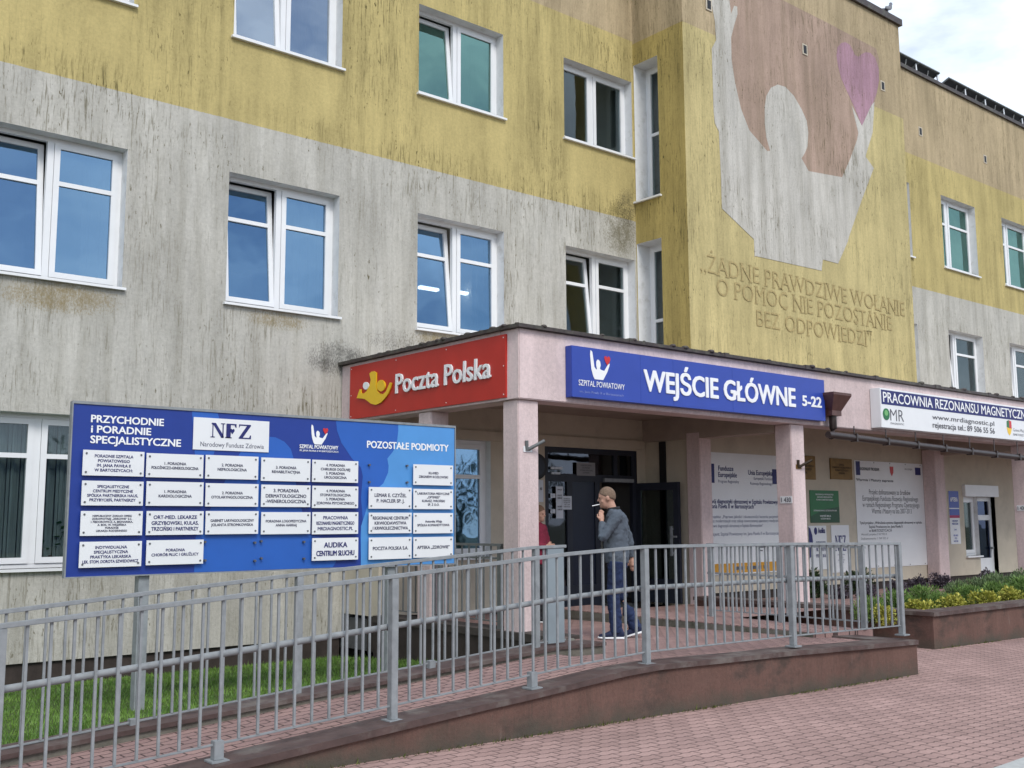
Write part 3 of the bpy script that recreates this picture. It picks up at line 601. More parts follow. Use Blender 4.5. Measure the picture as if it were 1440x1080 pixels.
# ================================================================= PLATFORM, RAMP, PLANTER
def fz(y): return .405-(y-6.45)*.0435 if y < 8.86 else .30-(y-8.86)*.017
flo = MB(); ys = [8.86, 10.5, 13.12]
for a, b in zip(ys, ys[1:]):
    xl = 8.42
    flo.add([(xl, a, fz(a)), (10.55, a, fz(a)), (10.55, b, fz(b)), (xl, b, fz(b))], [(0, 1, 2, 3)])
XF = [6.9, 7.8, 8.8, 9.8, 10.8]
for a, b in zip(XF, XF[1:]):
    z0, z1 = cz(a)-.03, cz(b)-.03
    flo.add([(a, 6.6, z0), (b, 6.6, z1), (b, 7.75, (z1+fz(8.86))/2+.01), (a, 7.75, (z0+fz(8.86))/2+.01)], [(0, 1, 2, 3)]); flo.add([(a, 7.75, (z0+fz(8.86))/2+.01), (b, 7.75, (z1+fz(8.86))/2+.01), (b, 8.86, fz(8.86)), (a, 8.86, fz(8.86))], [(0, 1, 2, 3)])
flo.add([(10.55, 9.0, .385), (24, 9.0, .385), (24, 12.12, .25), (10.55, 12.12, .25)], [(0, 1, 2, 3)])
flo.add([(8.42, 8.8, -.6), (8.42, 13.12, -.6), (8.42, 13.12, fz(13.12)), (8.42, 8.8, fz(8.8))], [(3, 2, 1, 0)])
structure(flo.build('entrance_path', M_rampv))
pf = thing('entrance_platform', 'dark edged raised entrance platform left of the pink corner pillar', 'platform', (8.4, 9, 0))
def rel(o, p): o.parent = p; o.matrix_parent_inverse = Matrix.Translation(p.location).inverted(); return o
rel(box('slab_edge', 8.36, 8.75, 9.2, 13.09, .24, .33, mat('slab_edge_dark', (.06, .05, .045), .8, .3, 8)), pf)
rel(box('side_wall', 8.38, 8.42, 8.7, 13.09, -.6, .24, M_plinth), pf)
stp = thing('raised_step', 'low brown paved step beside the right end of the entrance ramp', 'step', (10.5, 8, 0))
so = MB(); so.add([(10.56, 7.3, -.3), (11.3, 7.0, -.3), (11.3, 11.7, -.3), (10.56, 11.7, -.3), (10.56, 7.3, .38), (11.3, 7.0, .385), (11.3, 11.7, .405), (10.56, 11.7, .395)], [(0, 3, 2, 1), (4, 5, 6, 7), (0, 1, 5, 4), (1, 2, 6, 5), (2, 3, 7, 6), (3, 0, 4, 7)])
rel(so.build('tread', M_rampv), stp)
rel(MB().add([(10.55, 7.3, .05), (10.555, 11.7, .05), (10.555, 11.7, .385), (10.55, 7.3, .37)], [(3, 2, 1, 0)]).build('riser', M_conc), stp)

def strip(pts, y0, y1, dz0, dz1, m, name, wob=0):
    mb = MB(); r_ = random.Random(5); P = []
    for (a, za), (b, zb) in zip(pts, pts[1:]):
        n = max(1, int((b-a)/.35))
        for i in range(n): P.append((a+(b-a)*i/n, za+(zb-za)*i/n))
    P.append(pts[-1]); vs = []
    for x, z in P:
        w = r_.uniform(-wob, wob); w2_ = r_.uniform(-wob, wob)
        lo = z+dz0 if dz0 > -5 else -.6
        vs += [(x, y0+w, lo), (x, y1, lo), (x, y1, z+dz1+w2_*.5), (x, y0+w, z+dz1+w2_*.5)]
    fs = [(0, 1, 2, 3), tuple(4*(len(P)-1)+k for k in (3, 2, 1, 0))]
    for i in range(len(P)-1):
        for k in range(4): fs.append((i*4+k, (i+1)*4+k, (i+1)*4+(k+1) % 4, i*4+(k+1) % 4))
    mb.add(vs, [tuple(reversed(f)) for f in fs]); return rel(mb.build(name, m), RAMP)
strip(CZ, 6.34, 6.60, -9, -.045, M_retain, 'retaining_wall')
strip(CZ, 6.31, 6.62, -.045, 0, M_coping, 'coping', .006)
rel(MB().box(10.80, 11.06, 6.62, 8.0, -.6, .29).build('end_wall', M_retain), RAMP)
rel(MB().box(10.78, 11.08, 6.62, 8.0, .291, .335).build('end_coping', M_coping), RAMP)
DZ = [(a, z-.03) for a, z in CZ if a <= 6.9]
strip(DZ, 6.62, 7.62, -9, 0, M_rampv, 'deck')
BZ = [(-2.5, -.13), (1.7, .14), (4.2, .30), (6.9, .475), (7.55, .47)]
strip(BZ, 7.62, 7.90, -9, -.03, M_conc, 'kerb_wall'); strip(BZ, 7.60, 7.92, -.03, 0, M_coping, 'kerb_coping', .006)

def railing(name, label, y, posts, stubs, seg, x0, x1, hand_y, endp=False):
    """steel railing along x; seg = list of (x, z of the top rail)"""
    root = thing(name, label, 'railing', (posts[0], y, 0))
    def sz(x):
        for (a, za), (b, zb) in zip(seg, seg[1:]):
            if x <= b: return za+(zb-za)*(x-a)/(b-a)
        return seg[-1][1]
    P = [p for p in seg]
    def bar(y0, y1, d0, d1, nm):
        mb = MB(); vs = []
        for x, z in P: vs += [(x, y0, z+d0), (x, y1, z+d0), (x, y1, z+d1), (x, y0, z+d1)]
        fs = [(3, 2, 1, 0), tuple(4*(len(P)-1)+k for k in (0, 1, 2, 3))]
        for i in range(len(P)-1):
            for k in range(4): fs.append((i*4+k, i*4+(k+1) % 4, (i+1)*4+(k+1) % 4, (i+1)*4+k))
        mb.add(vs, fs); rel(mb.build(nm, M_steel, bevel=.003), root)
    bar(y-.025, y+.025, -.028, 0, 'top_rail'); bar(y-.006, y+.006, -.915, -.900, 'bottom_bar')
    hr = MB(); hr.tube([(x, hand_y, z-.372) for x, z in P], .022, 12)
    if not endp: rel(hr.build('handrail', M_steel), root)
    for p in posts:
        z = sz(p); b = MB(); b.box(p-.028, p+.028, y-.028, y+.028, z-1.0, z-.029); b.box(p-.06, p+.06, y-.06, y+.06, z-1.015, z-1.0); (None if endp else b.box(p-.008, p+.008, min(y, hand_y), max(y, hand_y), z-.40, z-.385)); rel(b.build('post', M_steel, bevel=.003), root)
    for p in stubs:
        z = sz(p); b = MB(); b.box(p-.032, p+.032, y-.03, y+.03, z-1.0, z-.885); b.box(p-.06, p+.06, y-.06, y+.06, z-1.015, z-1.0); rel(b.build('stub_post', M_steel, bevel=.003), root)
    bm_ = None; x = x0; n = 0
    while x < x1:
        if all(abs(x-p) > .05 for p in posts):
            z = sz(x)
            if bm_ is None: o = MB().box(-.008, .008, -.008, .008, -.90, -.029).build('baluster', M_steel); bm_ = o.data
            else: o = bpy.data.objects.new('baluster', bm_); COL.objects.link(o)
            o.parent = root; o.location = (x-posts[0], 0, z); n += 1
        x += .13
    return root
front = railing('ramp_railing', 'grey steel railing with round handrail along the street side of the ramp', 6.46, [1.70, 4.30, 6.90, 9.0, 11.0], [3.0, 5.60],
    [(-2.4, .80), (1.73, 1.10), (4.29, 1.276), (6.0, 1.395), (6.9, 1.437), (9.0, 1.425), (11.03, 1.395)], -.5, 10.95, 6.53)
rear = railing('ramp_railing', 'grey steel railing on the lawn side of the ramp, ending in a sheet panel', 7.76, [1.66, 4.26, 6.78], [2.96, 5.56],
    [(-2.4, .84), (1.7, 1.05), (3.0, 1.152), (4.37, 1.255), (5.72, 1.345), (6.75, 1.412), (7.16, 1.418)], -.4, 7.1, 7.70, True)
rel(box('end_panel', 6.92, 7.13, 7.745, 7.775, .49, 1.385, M_panelgrey), rear)

def railing_y(name, label, x, y0, y1, zt, zb, step, m, low, lowm, posts):
    root = thing(name, label, 'railing', (x, y0, zb))
    rel(box('top_rail', x-.02, x+.02, y0, y1, zt-.03, zt, m), root); rel(box('lower_rail', x-.015, x+.015, y0, y1, low-.012, low+.012, lowm), root); rel(box('bottom_bar', x-.008, x+.008, y0, y1, zb+.08, zb+.095, m), root)
    for p in posts: rel(box('post', x-.028, x+.028, p-.028, p+.028, zb, zt-.03, m), root)
    me = None; y = y0+.07
    while y < y1-.04:
        if all(abs(y-p) > .05 for p in posts):
            if me is None: o = box('baluster', -.009, .009, -.009, .009, zb+.095, zt-.031, m); me = o.data
            else: o = bpy.data.objects.new('baluster', me); COL.objects.link(o)
            o.parent = root; o.matrix_parent_inverse = Matrix.Translation(root.location).inverted(); o.location = (x, y, 0)
        y += step
    return root
railing_y('platform_railing', 'dark steel railing along the left edge of the entrance platform under the canopy', 8.50, 10.36, 12.95, 1.37, .33, .15, M_steeld, 1.19, M_steeld, [10.40, 11.66, 12.90])
railing_y('step_railing', 'steel railing with lower bar standing on the raised step behind the ramp', 11.2, 7.0, 9.35, 1.345, .39, .13, M_steel, .955, M_steel, [7.05, 8.2, 9.3])

PLT = thing('planter', 'brown plastered raised planter full of shrubs beside the pavement', 'planter', (13.55, 7.45, 0))
pm = MB(); A = [(13.55, 7.50), (26, 7.50), (26, 7.72), (13.77, 7.72), (13.77, 11.6), (13.55, 11.6)]
pm.add([(x, y, -.6) for x, y in A]+[(x, y, .37) for x, y in A], [(0, 5, 4, 3, 2, 1), (6, 7, 8, 9, 10, 11)]+[(i, (i+1) % 6, (i+1) % 6+6, i+6) for i in range(6)]); rel(pm.build('planter_wall', M_retain), PLT)
pm = MB(); A = [(13.51, 7.46), (26, 7.46), (26, 7.78), (13.83, 7.78), (13.83, 11.6), (13.51, 11.6)]
pm.add([(x, y, .371) for x, y in A]+[(x, y, .425) for x, y in A], [(0, 5, 4, 3, 2, 1), (6, 7, 8, 9, 10, 11)]+[(i, (i+1) % 6, (i+1) % 6+6, i+6) for i in range(6)]); rel(pm.build('planter_coping', M_coping), PLT)
rel(MB().add([(13.78, 7.73, .24), (26, 7.73, .24), (26, 11.6, .22), (13.78, 11.6, .22)], [(0, 1, 2, 3)]).build('soil', M_soil), PLT)

# ================================================================= SIGNS AND NOTICES
class Board:
    """a flat sign: world box measured on a plane; local x right, y inward, z up"""
    def __init__(s, name, label, cat, plane, tl, tr, bl, br, axis='y', group=None):
        s.axis = axis; s.pl = plane; f = (lambda p: onY(*p, plane)) if axis == 'y' else (lambda p: onX(*p, plane))
        A, B, C, D = map(f, (tl, tr, bl, br)); s.z0 = (C.z+D.z)/2; z1 = (A.z+B.z)/2
        if axis == 'y': s.o = (A.x+C.x)/2; s.w = (B.x+D.x)/2-s.o
        else: s.o = (A.y+C.y)/2; s.w = s.o-(B.y+D.y)/2
        s.h = z1-s.z0
        s.root = thing(name, label, cat, (s.o, plane, s.z0) if axis == 'y' else (plane, s.o, s.z0), 0 if axis == 'y' else -math.pi/2, group)
    def u(s, px, py):
        if s.axis == 'y': p = onY(px, py, s.pl); return p.x-s.o, p.z-s.z0
        p = onX(px, py, s.pl); return s.o-p.y, p.z-s.z0
    def plate(s, name, m, d=.02, x0=None, x1=None, z0=0, z1=None, y=0, bevel=0):
        return MB().box(x0 or 0, s.w if x1 is None else x1, y, y+d, z0, s.h if z1 is None else z1).build(name, m, s.root, bevel=bevel)

def lines(mb, rows, x0, x1, ztop, zbot, y=-.003, mi=0, bold=.0, align='center', frac=.55, cap=0):
    n = len(rows); st = (ztop-zbot)/n
    if cap and st*frac > cap:
        st2 = cap/frac; k = (st-st2)*n/2; ztop -= k; zbot += k; st = st2
    for i, r in enumerate(rows):
        b = bold; 
        if isinstance(r, tuple): r, b = r
        if r: put_text(mb, r, x0, x1, ztop-(i+1)*st+st*(1-frac)/2, st*frac, y=y, mi=mi, bold=b, align=align)

# ---- the large directory board on two posts on the lawn
YD = 9.9
B = Board('directory_sign', 'long blue directory board with rows of white name plates on posts in the lawn', 'sign', YD, (103, 567), (640.5, 602), (92, 808), (637, 795))
bd = B.plate('board', M_dblue, .03)
MB().box(-.012, 0, -.012, .05, -.01, B.h+.02).box(0, B.w+.012, -.012, .05, B.h, B.h+.025).box(B.w, B.w+.012, -.012, .05, -.01, B.h).box(0, B.w, -.006, .05, -.012, 0).build('frame', M_steel, B.root)
def Z5(p): return (360+p[0]/4, 540+p[1]/4)
def clipz(P): return [(min(max(a, .003), B.w-.003), min(max(b, .003), B.h-.003)) for a, b in P]
mid = MB()
mid.prism(clipz([B.u(*Z5(p)) for p in [(450, 150), (455, 260), (480, 330), (540, 420), (590, 470), (600, 520), (590, 640), (600, 760), (585, 850), (590, 1100), (1150, 1100), (1150, 150)]]), -.0015, -.0005)
mid.prism(clipz([B.u(*p) for p in [(270, 577), (306, 580), (312, 600), (300, 640), (274, 640)]]), -.0015, -.0005)
mid.prism(clipz([B.u(*Z5(p)) for p in [(-350, 1100), (-340, 860), (-60, 330), (0, 312), (60, 296), (110, 300), (160, 325), (195, 365), (215, 430), (230, 620), (300, 850), (440, 880), (450, 1000), (430, 1100)]]), -.0015, -.0005)
mid.build('mid_blue_shapes', M_mblue, bd)
lg_ = MB(); lg_.prism(clipz([B.u(*Z5(p)) for p in [(800, 150), (800, 260), (792, 330), (770, 380), (738, 420), (745, 460), (742, 500), (715, 560), (680, 590), (640, 640), (610, 740), (590, 800), (588, 1100), (1200, 1100), (1200, 150)]]), -.003, -.002); lg_.build('light_blue_shapes', M_lblue, bd)
hd = MB()
H1 = [('PRZYCHODNIE', 128.5, 230, 583.5, 593.5), ('i PORADNIE', 128.5, 212, 598, 608), ('SPECJALISTYCZNE', 127.5, 254, 612.5, 622.8)]
for s, xl, xr, yt, yb in H1:
    a, z1 = B.u(xl, yt); _, z0 = B.u(xl, yb); b, _ = B.u(xr, yb); put_text(hd, s, a, b, z0, z1-z0, y=-.004, bold=.024)
hd.build('heading', M_whitetext, B.root); hd = MB()
a, z1 = B.u(516, 620); _, z0 = B.u(516, 629.5); b, _ = B.u(630, 632); put_text(hd, 'POZOSTAŁE PODMIOTY', a, b, z0, z1-z0, y=-.006, bold=.022)
hd.build('heading', M_whitetext, B.root)
em = MB(); a, z1 = B.u(447, 597); _, z0 = B.u(447, 625); put_emblem(em, a, z0, (z1-z0), y=-.006)
a, z1 = B.u(421, 627); b, z0 = B.u(475, 633); put_text(em, 'SZPITAL POWIATOWY', a, b, z0+.004, .038, y=-.006, bold=.02); a, z1 = B.u(421, 635); b, z0 = B.u(475, 637.5); put_text(em, 'IM. JANA PAWŁA II W BARTOSZYCACH', a, b, z0+.006, .018, y=-.006, bold=.01)
em.build('hospital_emblem', [M_whitetext, M_redheart], B.root)
def serif_nfz(mb, x, z, w, h, y, mi=0):
    t = w/3.0; s = t*.22; e = h*.06
    def q(pts): mb.prism([(x+p[0], z+p[1]) for p in pts], y, y+.0015, mi)
    q([(0, h), (t*.30, h), (t*.9, h*.12), (t*.9, 0), (t*.72, 0), (t*.13, h*.88), (0, h*.9)])
    q([(t*.06, 0), (t*.06, h*.9), (t*.13, h*.9), (t*.13, 0)]); q([(t*.80, 0), (t*.80, h), (t*.88, h), (t*.88, 0)]); q([(-t*.06, 0), (-t*.06, e), (t*.25, e), (t*.25, 0)]); q([(t*.68, h-e), (t*.68, h), (t*1.0, h), (t*1.0, h-e)])
    o = t*1.08; q([(o, 0), (o, h), (o+s*1.5, h), (o+s*1.5, 0)]); q([(o+s*1.5, h-e*1.5), (o+s*1.5, h), (o+t*.75, h), (o+t*.75, h*.75), (o+t*.68, h*.75), (o+t*.6, h-e*1.5)]); q([(o-s*.3, 0), (o-s*.3, e), (o+s*1.9, e), (o+s*1.9, 0)])
    mb.prism([(x+o+t*.45+.16*t*p[0], z+h*.52+.16*t*p[1]) for p in [(0, -1.5), (-1, -.2), (-1, .5), (-.5, .9), (0, .5), (.5, .9), (1, .5), (1, -.2)]], y, y+.0015, mi)
    o = t*2.02; q([(o, h), (o+t*.9, h), (o+t*.9, h*.92), (o+t*.3, e*1.4), (o+t*.02, e*1.4), (o+t*.60, h-e*1.4), (o+t*.1, h-e*1.4), (o, h*.75)]); q([(o, e*1.4), (o, 0), (o+t*.92, 0), (o+t*.92, h*.26), (o+t*.85, h*.26), (o+t*.78, e*1.4)])
nf = MB(); xa, z1 = B.u(272, 586.5); xb, z0 = B.u(377, 636); _, zq = B.u(272, 632)
nf.box(xa, xb, -.012, -.004, zq, z1, 0)
a, zt_ = B.u(297, 594); b, zb_ = B.u(353, 619.5); serif_nfz(nf, a, zb_+.012, b-a, zt_-zb_-.016, -.015, 1)
a, zt_ = B.u(281, 624); b, zb_ = B.u(370, 632); put_text(nf, 'Narodowy Fundusz Zdrowia', a, b, zb_+.005, .045, y=-.014, mi=2)
nf.build('health_fund_plate', [M_white, M_navy, M_dnavy], B.root)
COLS = [(115, 201, [633.5, 676, 718, 760.5], [669.5, 711, 753, 797]), (204, 284, [638, 677, 718, 758.5], [672, 711.5, 752, 793.5]), (287, 361, [640.5, 679.5, 718], [674, 712.5, 751]),
        (365, 434, [644, 681.5, 719.5], [677, 713, 751]), (436.5, 501, [647, 683, 719.5, 755.5], [678.5, 714.5, 751, 787.5]), (516, 576, [None, 685, 720.5, 755], [None, 715.5, 750, 786]), (578.5, 634, [653.5, 687.5, 721, 754.5], [682.5, 716, 750, 783.5])]
TXT = {(0, 0): [('PORADNIE SZPITALA', .018), ('POWIATOWEGO', .018), ('IM. JANA PAWŁA II', .018), ('W BARTOSZYCACH:', .018)], (0, 1): [('SPECJALISTYCZNE', .018), ('CENTRUM MEDYCZNE', .018), ('SPÓŁKA PARTNERSKA HAUS,', .018), ('PRZYBYCIEŃ, PARTNERZY', .018)],
       (0, 2): ['NIEPUBLICZNY ZAKŁAD OPIEKI', 'ZDROWOTNEJ „ZDROWIE” S.C.', 'I. FIEDOROWICZ, A. BEDNARSKA,', 'A. BOK, W. WĘZIŃSKA', 'PORADNIE', 'LEKARZA RODZINNEGO'], (0, 3): [('INDYWIDUALNA', .018), ('SPECJALISTYCZNA', .018), ('PRAKTYKA LEKARSKA', .018), 'LEK. STOM. DOROTA SZWEDOWICZ'],
       (1, 0): ['', '1. PORADNIA', 'POŁOŻNICZO-GINEKOLOGICZNA', ''], (1, 1): ['', '1. PORADNIA', 'KARDIOLOGICZNA', ''], (1, 2): [('ORT-MED. LEKARZE', .018), ('GRZYBOWSKI, KULAS,', .018), ('TRZCIŃSKI I PARTNERZY', .018)], (1, 3): ['', ('PORADNIA', .018), ('CHORÓB PŁUC I GRUŹLICY', .018), ''],
       (2, 0): ['', '2. PORADNIA', 'NEFROLOGICZNA', ''], (2, 1): ['', '2. PORADNIA', 'OTOLARYNGOLOGICZNA', ''], (2, 2): ['', 'GABINET LARYNGOLOGICZNY', 'JOLANTA STROMKOWSKA', ''], (3, 0): ['', '3. PORADNIA', 'REHABILITACYJNA', ''], (3, 1): ['3. PORADNIA', 'DERMATOLOGICZNO', '-WENEROLOGICZNA'], (3, 2): ['', 'PORADNIA LOGOPEDYCZNA', 'ANNA HARRAJ', ''],
       (4, 0): ['4. PORADNIA', 'CHIRURGII OGÓLNEJ', '5. PORADNIA', 'UROLOGICZNA'], (4, 1): ['4. PORADNIA', 'STOMATOLOGICZNA', '5. PORADNIA', 'ZDROWIA PSYCHICZNEGO'], (4, 2): [('PRACOWNIA', .015), ('REZONANSU MAGNETYCZNEGO', .015), ('MRDIAGNOSTIC.PL', .015)], (4, 3): [('AUDIKA', .025), ('CENTRUM SŁUCHU', .025)],
       (5, 1): ['LEMAR E. CZYŻEL', 'P. HACLER SP. J.'], (5, 2): ['REGIONALNE CENTRUM', 'KRWIODAWSTWA', 'I KRWIOLECZNICTWA'], (5, 3): ['', 'POCZTA POLSKA S.A.', ''], (6, 0): ['', 'KU-MED', 'ZBIGNIEW KOZŁOWSKI', ''], (6, 1): ['LABORATORIA MEDYCZNE', '„OPTIMED”', 'KURASZ, WROŃSKI', 'SP. Z O.O.'], (6, 2): ['', 'Autorska Wizja', 'SPÓŁKA KOMANDYTOWA', ''], (6, 3): ['', 'APTEKA „ZDROWIE”', '']}
bolts = MB()
def bolt4(mb, x0, x1, z0, z1, y, mi=0):
    for bx in (x0+.03, x1-.03):
        for bz in (z0+.03, z1-.03): mb.disc(bx, bz, .0095, .0095, y-.006, y, 8, mi)
for c, (xl, xr, yt, yb) in enumerate(COLS):
    for r in range(len(yt)):
        if yt[r] is None: continue
        x0 = B.u(xl-2*(r > 0 and c == 0)*r*.8, yt[r])[0]; x1 = B.u(xr-(c == 0)*r*1.2, yt[r])[0]; z1 = B.u((xl+xr)/2, (yt[r]+yt[r]+ (1.5 if c < 5 else 1))/2)[1]; z0 = B.u((xl+xr)/2, yb[r])[1]
        p = MB(); p.box(x0, x1, -.042, -.034, z0, z1, 0); bolt4(p, x0, x1, z0, z1, -.042, 1)
        for bx in (x0+.03, x1-.03):
            for bz in (z0+.03, z1-.03): p.disc(bx, bz, .008, .008, -.034, -.001, 6, 1)
        po = p.build('name_plate', [M_white, M_bolt], B.root)
        t = MB(); rows = TXT[(c, r)]; lines(t, rows, x0+.05 if c else x0+.03, x1-.05 if c else x1-.03, z1-.03, z0+.03, y=-.0435, bold=.02, frac=.60 if len(rows) < 5 else .64, cap=.060 if (c, r) == (4, 3) else (.046 if any(isinstance(q, tuple) for q in rows) else .036)); t.build('lettering', M_dnavy if not isinstance(rows[0] or rows[1], tuple) else M_navy, po)
for px0, px1, py0, py1 in ((287, 357, 762, 788), (366, 426, 761, 785), (518, 571, 654, 678)):
    for q in ((px0, py0), (px1, py0+1), (px0, py1), (px1, py1+.5)):
        a, b = B.u(*q); bolts.disc(a, b, .012, .012, -.034, -.003, 8)
bolts.build('spare_bolts', M_bolt, B.root)
for px in (205, 553):
    a, _ = B.u(px, 800); MB().box(a-.05, a+.05, .032, .13, -1.30, B.h-.1).build('post', M_steel, B.root)

# ---- red post office panel on the left side of the canopy
B = Board('post_office_sign', 'red panel with white raised letters on the left side of the canopy', 'sign', XC-.03, (492, 516), (711, 470), (492, 589), (711, 560), 'x')
B.plate('panel', M_red, .028)
sc_ = MB()
for i in range(4):
    for zz in (.04, B.h-.04): sc_.disc(.04+i*(B.w-.08)/3, zz, .008, .008, -.004, 0, 8)
sc_.disc(.04, B.h*.45, .008, .008, -.004, 0, 8); sc_.disc(B.w-.04, B.h*.5, .008, .008, -.004, 0, 8); sc_.build('screws', M_white, B.root)
t = MB(); Zp = lambda p: (460+p[0]/4.5, 450+p[1]/4.5)
a, z0 = B.u(*Zp((440, 466))); _, z1 = B.u(*Zp((440, 347))); b, _ = B.u(*Zp((1040, 370))); _, zz = B.u(*Zp((760, 410)))
put_text(t, 'Poczta Polska', a, b, (z0+zz)/2, (z1-z0), y=-.026, bold=.010, depth=.022, slant=.03); t.build('raised_lettering', M_whitetext, B.root)
t = MB(); body = [(275, 340), (288, 328), (303, 325), (318, 333), (318, 380), (316, 420), (324, 450), (340, 466), (360, 470), (378, 455), (392, 425), (404, 396), (415, 400), (408, 430), (393, 468), (370, 500), (345, 525), (315, 538), (285, 530), (262, 512), (245, 500), (220, 497), (195, 495), (203, 470), (214, 438), (222, 440), (222, 462), (240, 466), (258, 450), (274, 420), (284, 380)]
t.prism([B.u(*Zp(p)) for p in body], -.022, -.003, 0)
t.prism([B.u(*Zp((348+26*math.cos(k*.35), 416+36*math.sin(k*.35)))) for k in range(18)], -.022, -.003, 0)
t.prism([B.u(*Zp((252+18*math.cos(k*.35), 417+24*math.sin(k*.35)))) for k in range(18)], -.022, -.003, 1); t.build('raised_emblem', [M_yellow, M_whitetext], B.root)

# ---- blue main entrance sign
YS = YC-.12
B = Board('entrance_sign', 'royal blue sign box with white letters on the front of the pink canopy', 'sign', YS, (804, 485), (1160, 535), (804, 558), (1160, 592))
B.plate('sign_box', M_blue, .118, bevel=.004)
sm_ = MB()
for px in (901, 947, 1030): a, _ = B.u(px, 540); sm_.box(a-.002, a+.002, -.0012, 0, .003, B.h-.003)
sm_.build('panel_joint', M_dblue, B.root)
t = MB(); a, z1 = B.u(905, 520); _, z0 = B.u(905, 550); b, z2 = B.u(1117, 547); _, z3 = B.u(1117, 571)
put_text(t, 'WEJŚCIE GŁÓWNE', a, b, (z0+z3)/2, ((z1-z0)+(z2-z3))/2, y=-.012, bold=.022, depth=.010)
t.build('lettering', M_whitetext, B.root); t = MB(); a, z1 = B.u(1128, 558); b, z0 = B.u(1155, 574); put_text(t, '5-22', a, b, z0+.01, .155, y=-.006, bold=.03, depth=.005); t.build('lettering', M_whitetext, B.root)
t = MB(); Zq = lambda p: (700+p[0]/6, 440+p[1]/6)
a, z0 = B.u(*Zq((848, 563))); _, z1 = B.u(*Zq((848, 318))); put_emblem(t, a, z0, z1-z0, y=-.006)
a, z0 = B.u(*Zq((680, 610))); b, _ = B.u(*Zq((1068, 648))); _, zm = B.u(*Zq((874, 640))); put_text(t, 'SZPITAL POWIATOWY', a, b, zm+.015, .072, y=-.006, bold=.004); put_text(t, 'im. Jana Pawła II w Bartoszycach', a+.02, b-.02, zm-.075, .03, y=-.004, mi=2, bold=-.01); t.build('hospital_emblem', [M_whitetext, M_redheart, mat('faded_letters', (.30, .36, .60), .6, .4, 30)], B.root)

# ---- white light box of the magnetic resonance unit
YS2 = YC-.20
B = Board('clinic_light_box_sign', 'long white light box sign with blue top band right of the brown rain hopper', 'sign', YS2, (1237, 544), (1440, 574), (1240, 601), (1440, 620))
BW = B.w+1.0
B.plate('sign_box', M_white, .195, x1=BW, bevel=.006)
_, zb = B.u(1240, 568); MB().box(.03, BW-.03, -.003, -.0005, zb, B.h-.03).build('blue_band', M_navy, B.root)
t = MB(); a, z1 = B.u(1241, 551); _, z0 = B.u(1241, 564); b, _ = B.u(1440, 590); put_text(t, 'PRACOWNIA REZONANSU MAGNETYCZNEGO', a, a+(b-a)*1.12, z0-.01, z1-z0+.01, y=-.006, bold=.01); t.build('lettering', M_whitetext, B.root)
t = MB(); a, _ = B.u(1311, 590); b, z0 = B.u(1398, 598); put_text(t, 'www.mrdiagnostic.pl', a, b, .235, .085, y=-.004, bold=.004); t.build('lettering', M_ink, B.root); t = MB(); put_text(t, 'rejestracja tel.: 89 506 55 56', a, b, .085, .10, y=-.004, bold=.012)
t.build('lettering', M_ink, B.root); t = MB(); a, _ = B.u(1252, 590); b, _ = B.u(1271, 590); put_text(t, 'MR', a, b, .13, .20, y=-.004, bold=-.008); put_text(t, 'DIAGNOSTIC', a, b, .07, .03, y=-.004); t.build('logo_lettering', M_ink, B.root)
a, _ = B.u(1246, 583); MB().disc(a, .23, .10, .10, -.01, -.0006, 20).build('green_ball', M_green, B.root)
MB().disc(a-.01, .25, .055, .05, -.013, -.0102, 16).build('green_highlight', mat('light_green', (.15, .42, .13), .3, .05), B.root)
t = MB(); a, _ = B.u(1419, 600)
for i, (m0, pts) in enumerate(((0, [(-.09, .36), (0, .38), (0, .22), (-.10, .24)]), (1, [(0, .38), (.10, .36), (.10, .22), (0, .22)]), (2, [(-.10, .24), (0, .22), (.10, .22), (.06, .13), (0, .08), (-.07, .13)]))): t.prism([(a+p[0], p[1]) for p in pts], -.004, -.0006, m0)
t.build('crest', [M_green, M_redheart, M_yellow], B.root)
t = MB(); put_text(t, 'Gmina Miejska', a+.16, a+.75, .17, .06, y=-.004, bold=-.01); put_text(t, 'BARTOSZYCE', a+.16, a+.75, .09, .04, y=-.004); t.build('small_lettering', M_ink, B.root)

# ---- posters and plates on the beige wall of the right bay (wall at y = 12.1)
YW2 = 12.085
B = Board('project_poster', 'large white funding poster with orange foot strip behind the railing, left of the second pillar', 'poster', YW2, (985, 634), (1097, 642), (985, 812), (1097, 802))
B.plate('sheet', M_white, .012)
t = MB(); s = lambda px, py: B.u(px, py)
for tx, xl, xr, y_, h in (('Fundusze', 1010, 1031, 660, .085), ('Europejskie', 1010, 1036, 669, .085), ('Program Regionalny', 1010, 1039, 677, .05), ('Unia Europejska', 1052, 1086, 666, .085), ('Europejski Fundusz', 1060, 1086, 673, .05), ('Rozwoju Regionalnego', 1055, 1086, 680, .05), ('Rozwój diagnostyki obrazowej w Szpitalu Powiatowym', 992, 1100, 706, .075), ('im. Jana Pawła II w Bartoszycach”', 992, 1062, 713, .075),
        ('Cel projektu: „Poprawa jakości i skuteczności leczenia pacjentów', 992, 1100, 727, .05), ('poprzez modernizację oraz zakup nowoczesnej aparatury medycznej', 992, 1100, 733, .05), ('w pracowni diagnostyki obrazowej w Szpitalu Bartoszyckim”', 992, 1073, 740, .05), ('Beneficjent: Szpital Powiatowy im. Jana Pawła II w Bartoszycach', 992, 1100, 752, .055)):
    a, z = s(xl, y_); b, _ = s(xr, y_); put_text(t, tx, a, min(b, B.w-.02), z-.02, h, bold=.015 if h > .07 else 0)
t.build('lettering', M_navy, B.root)
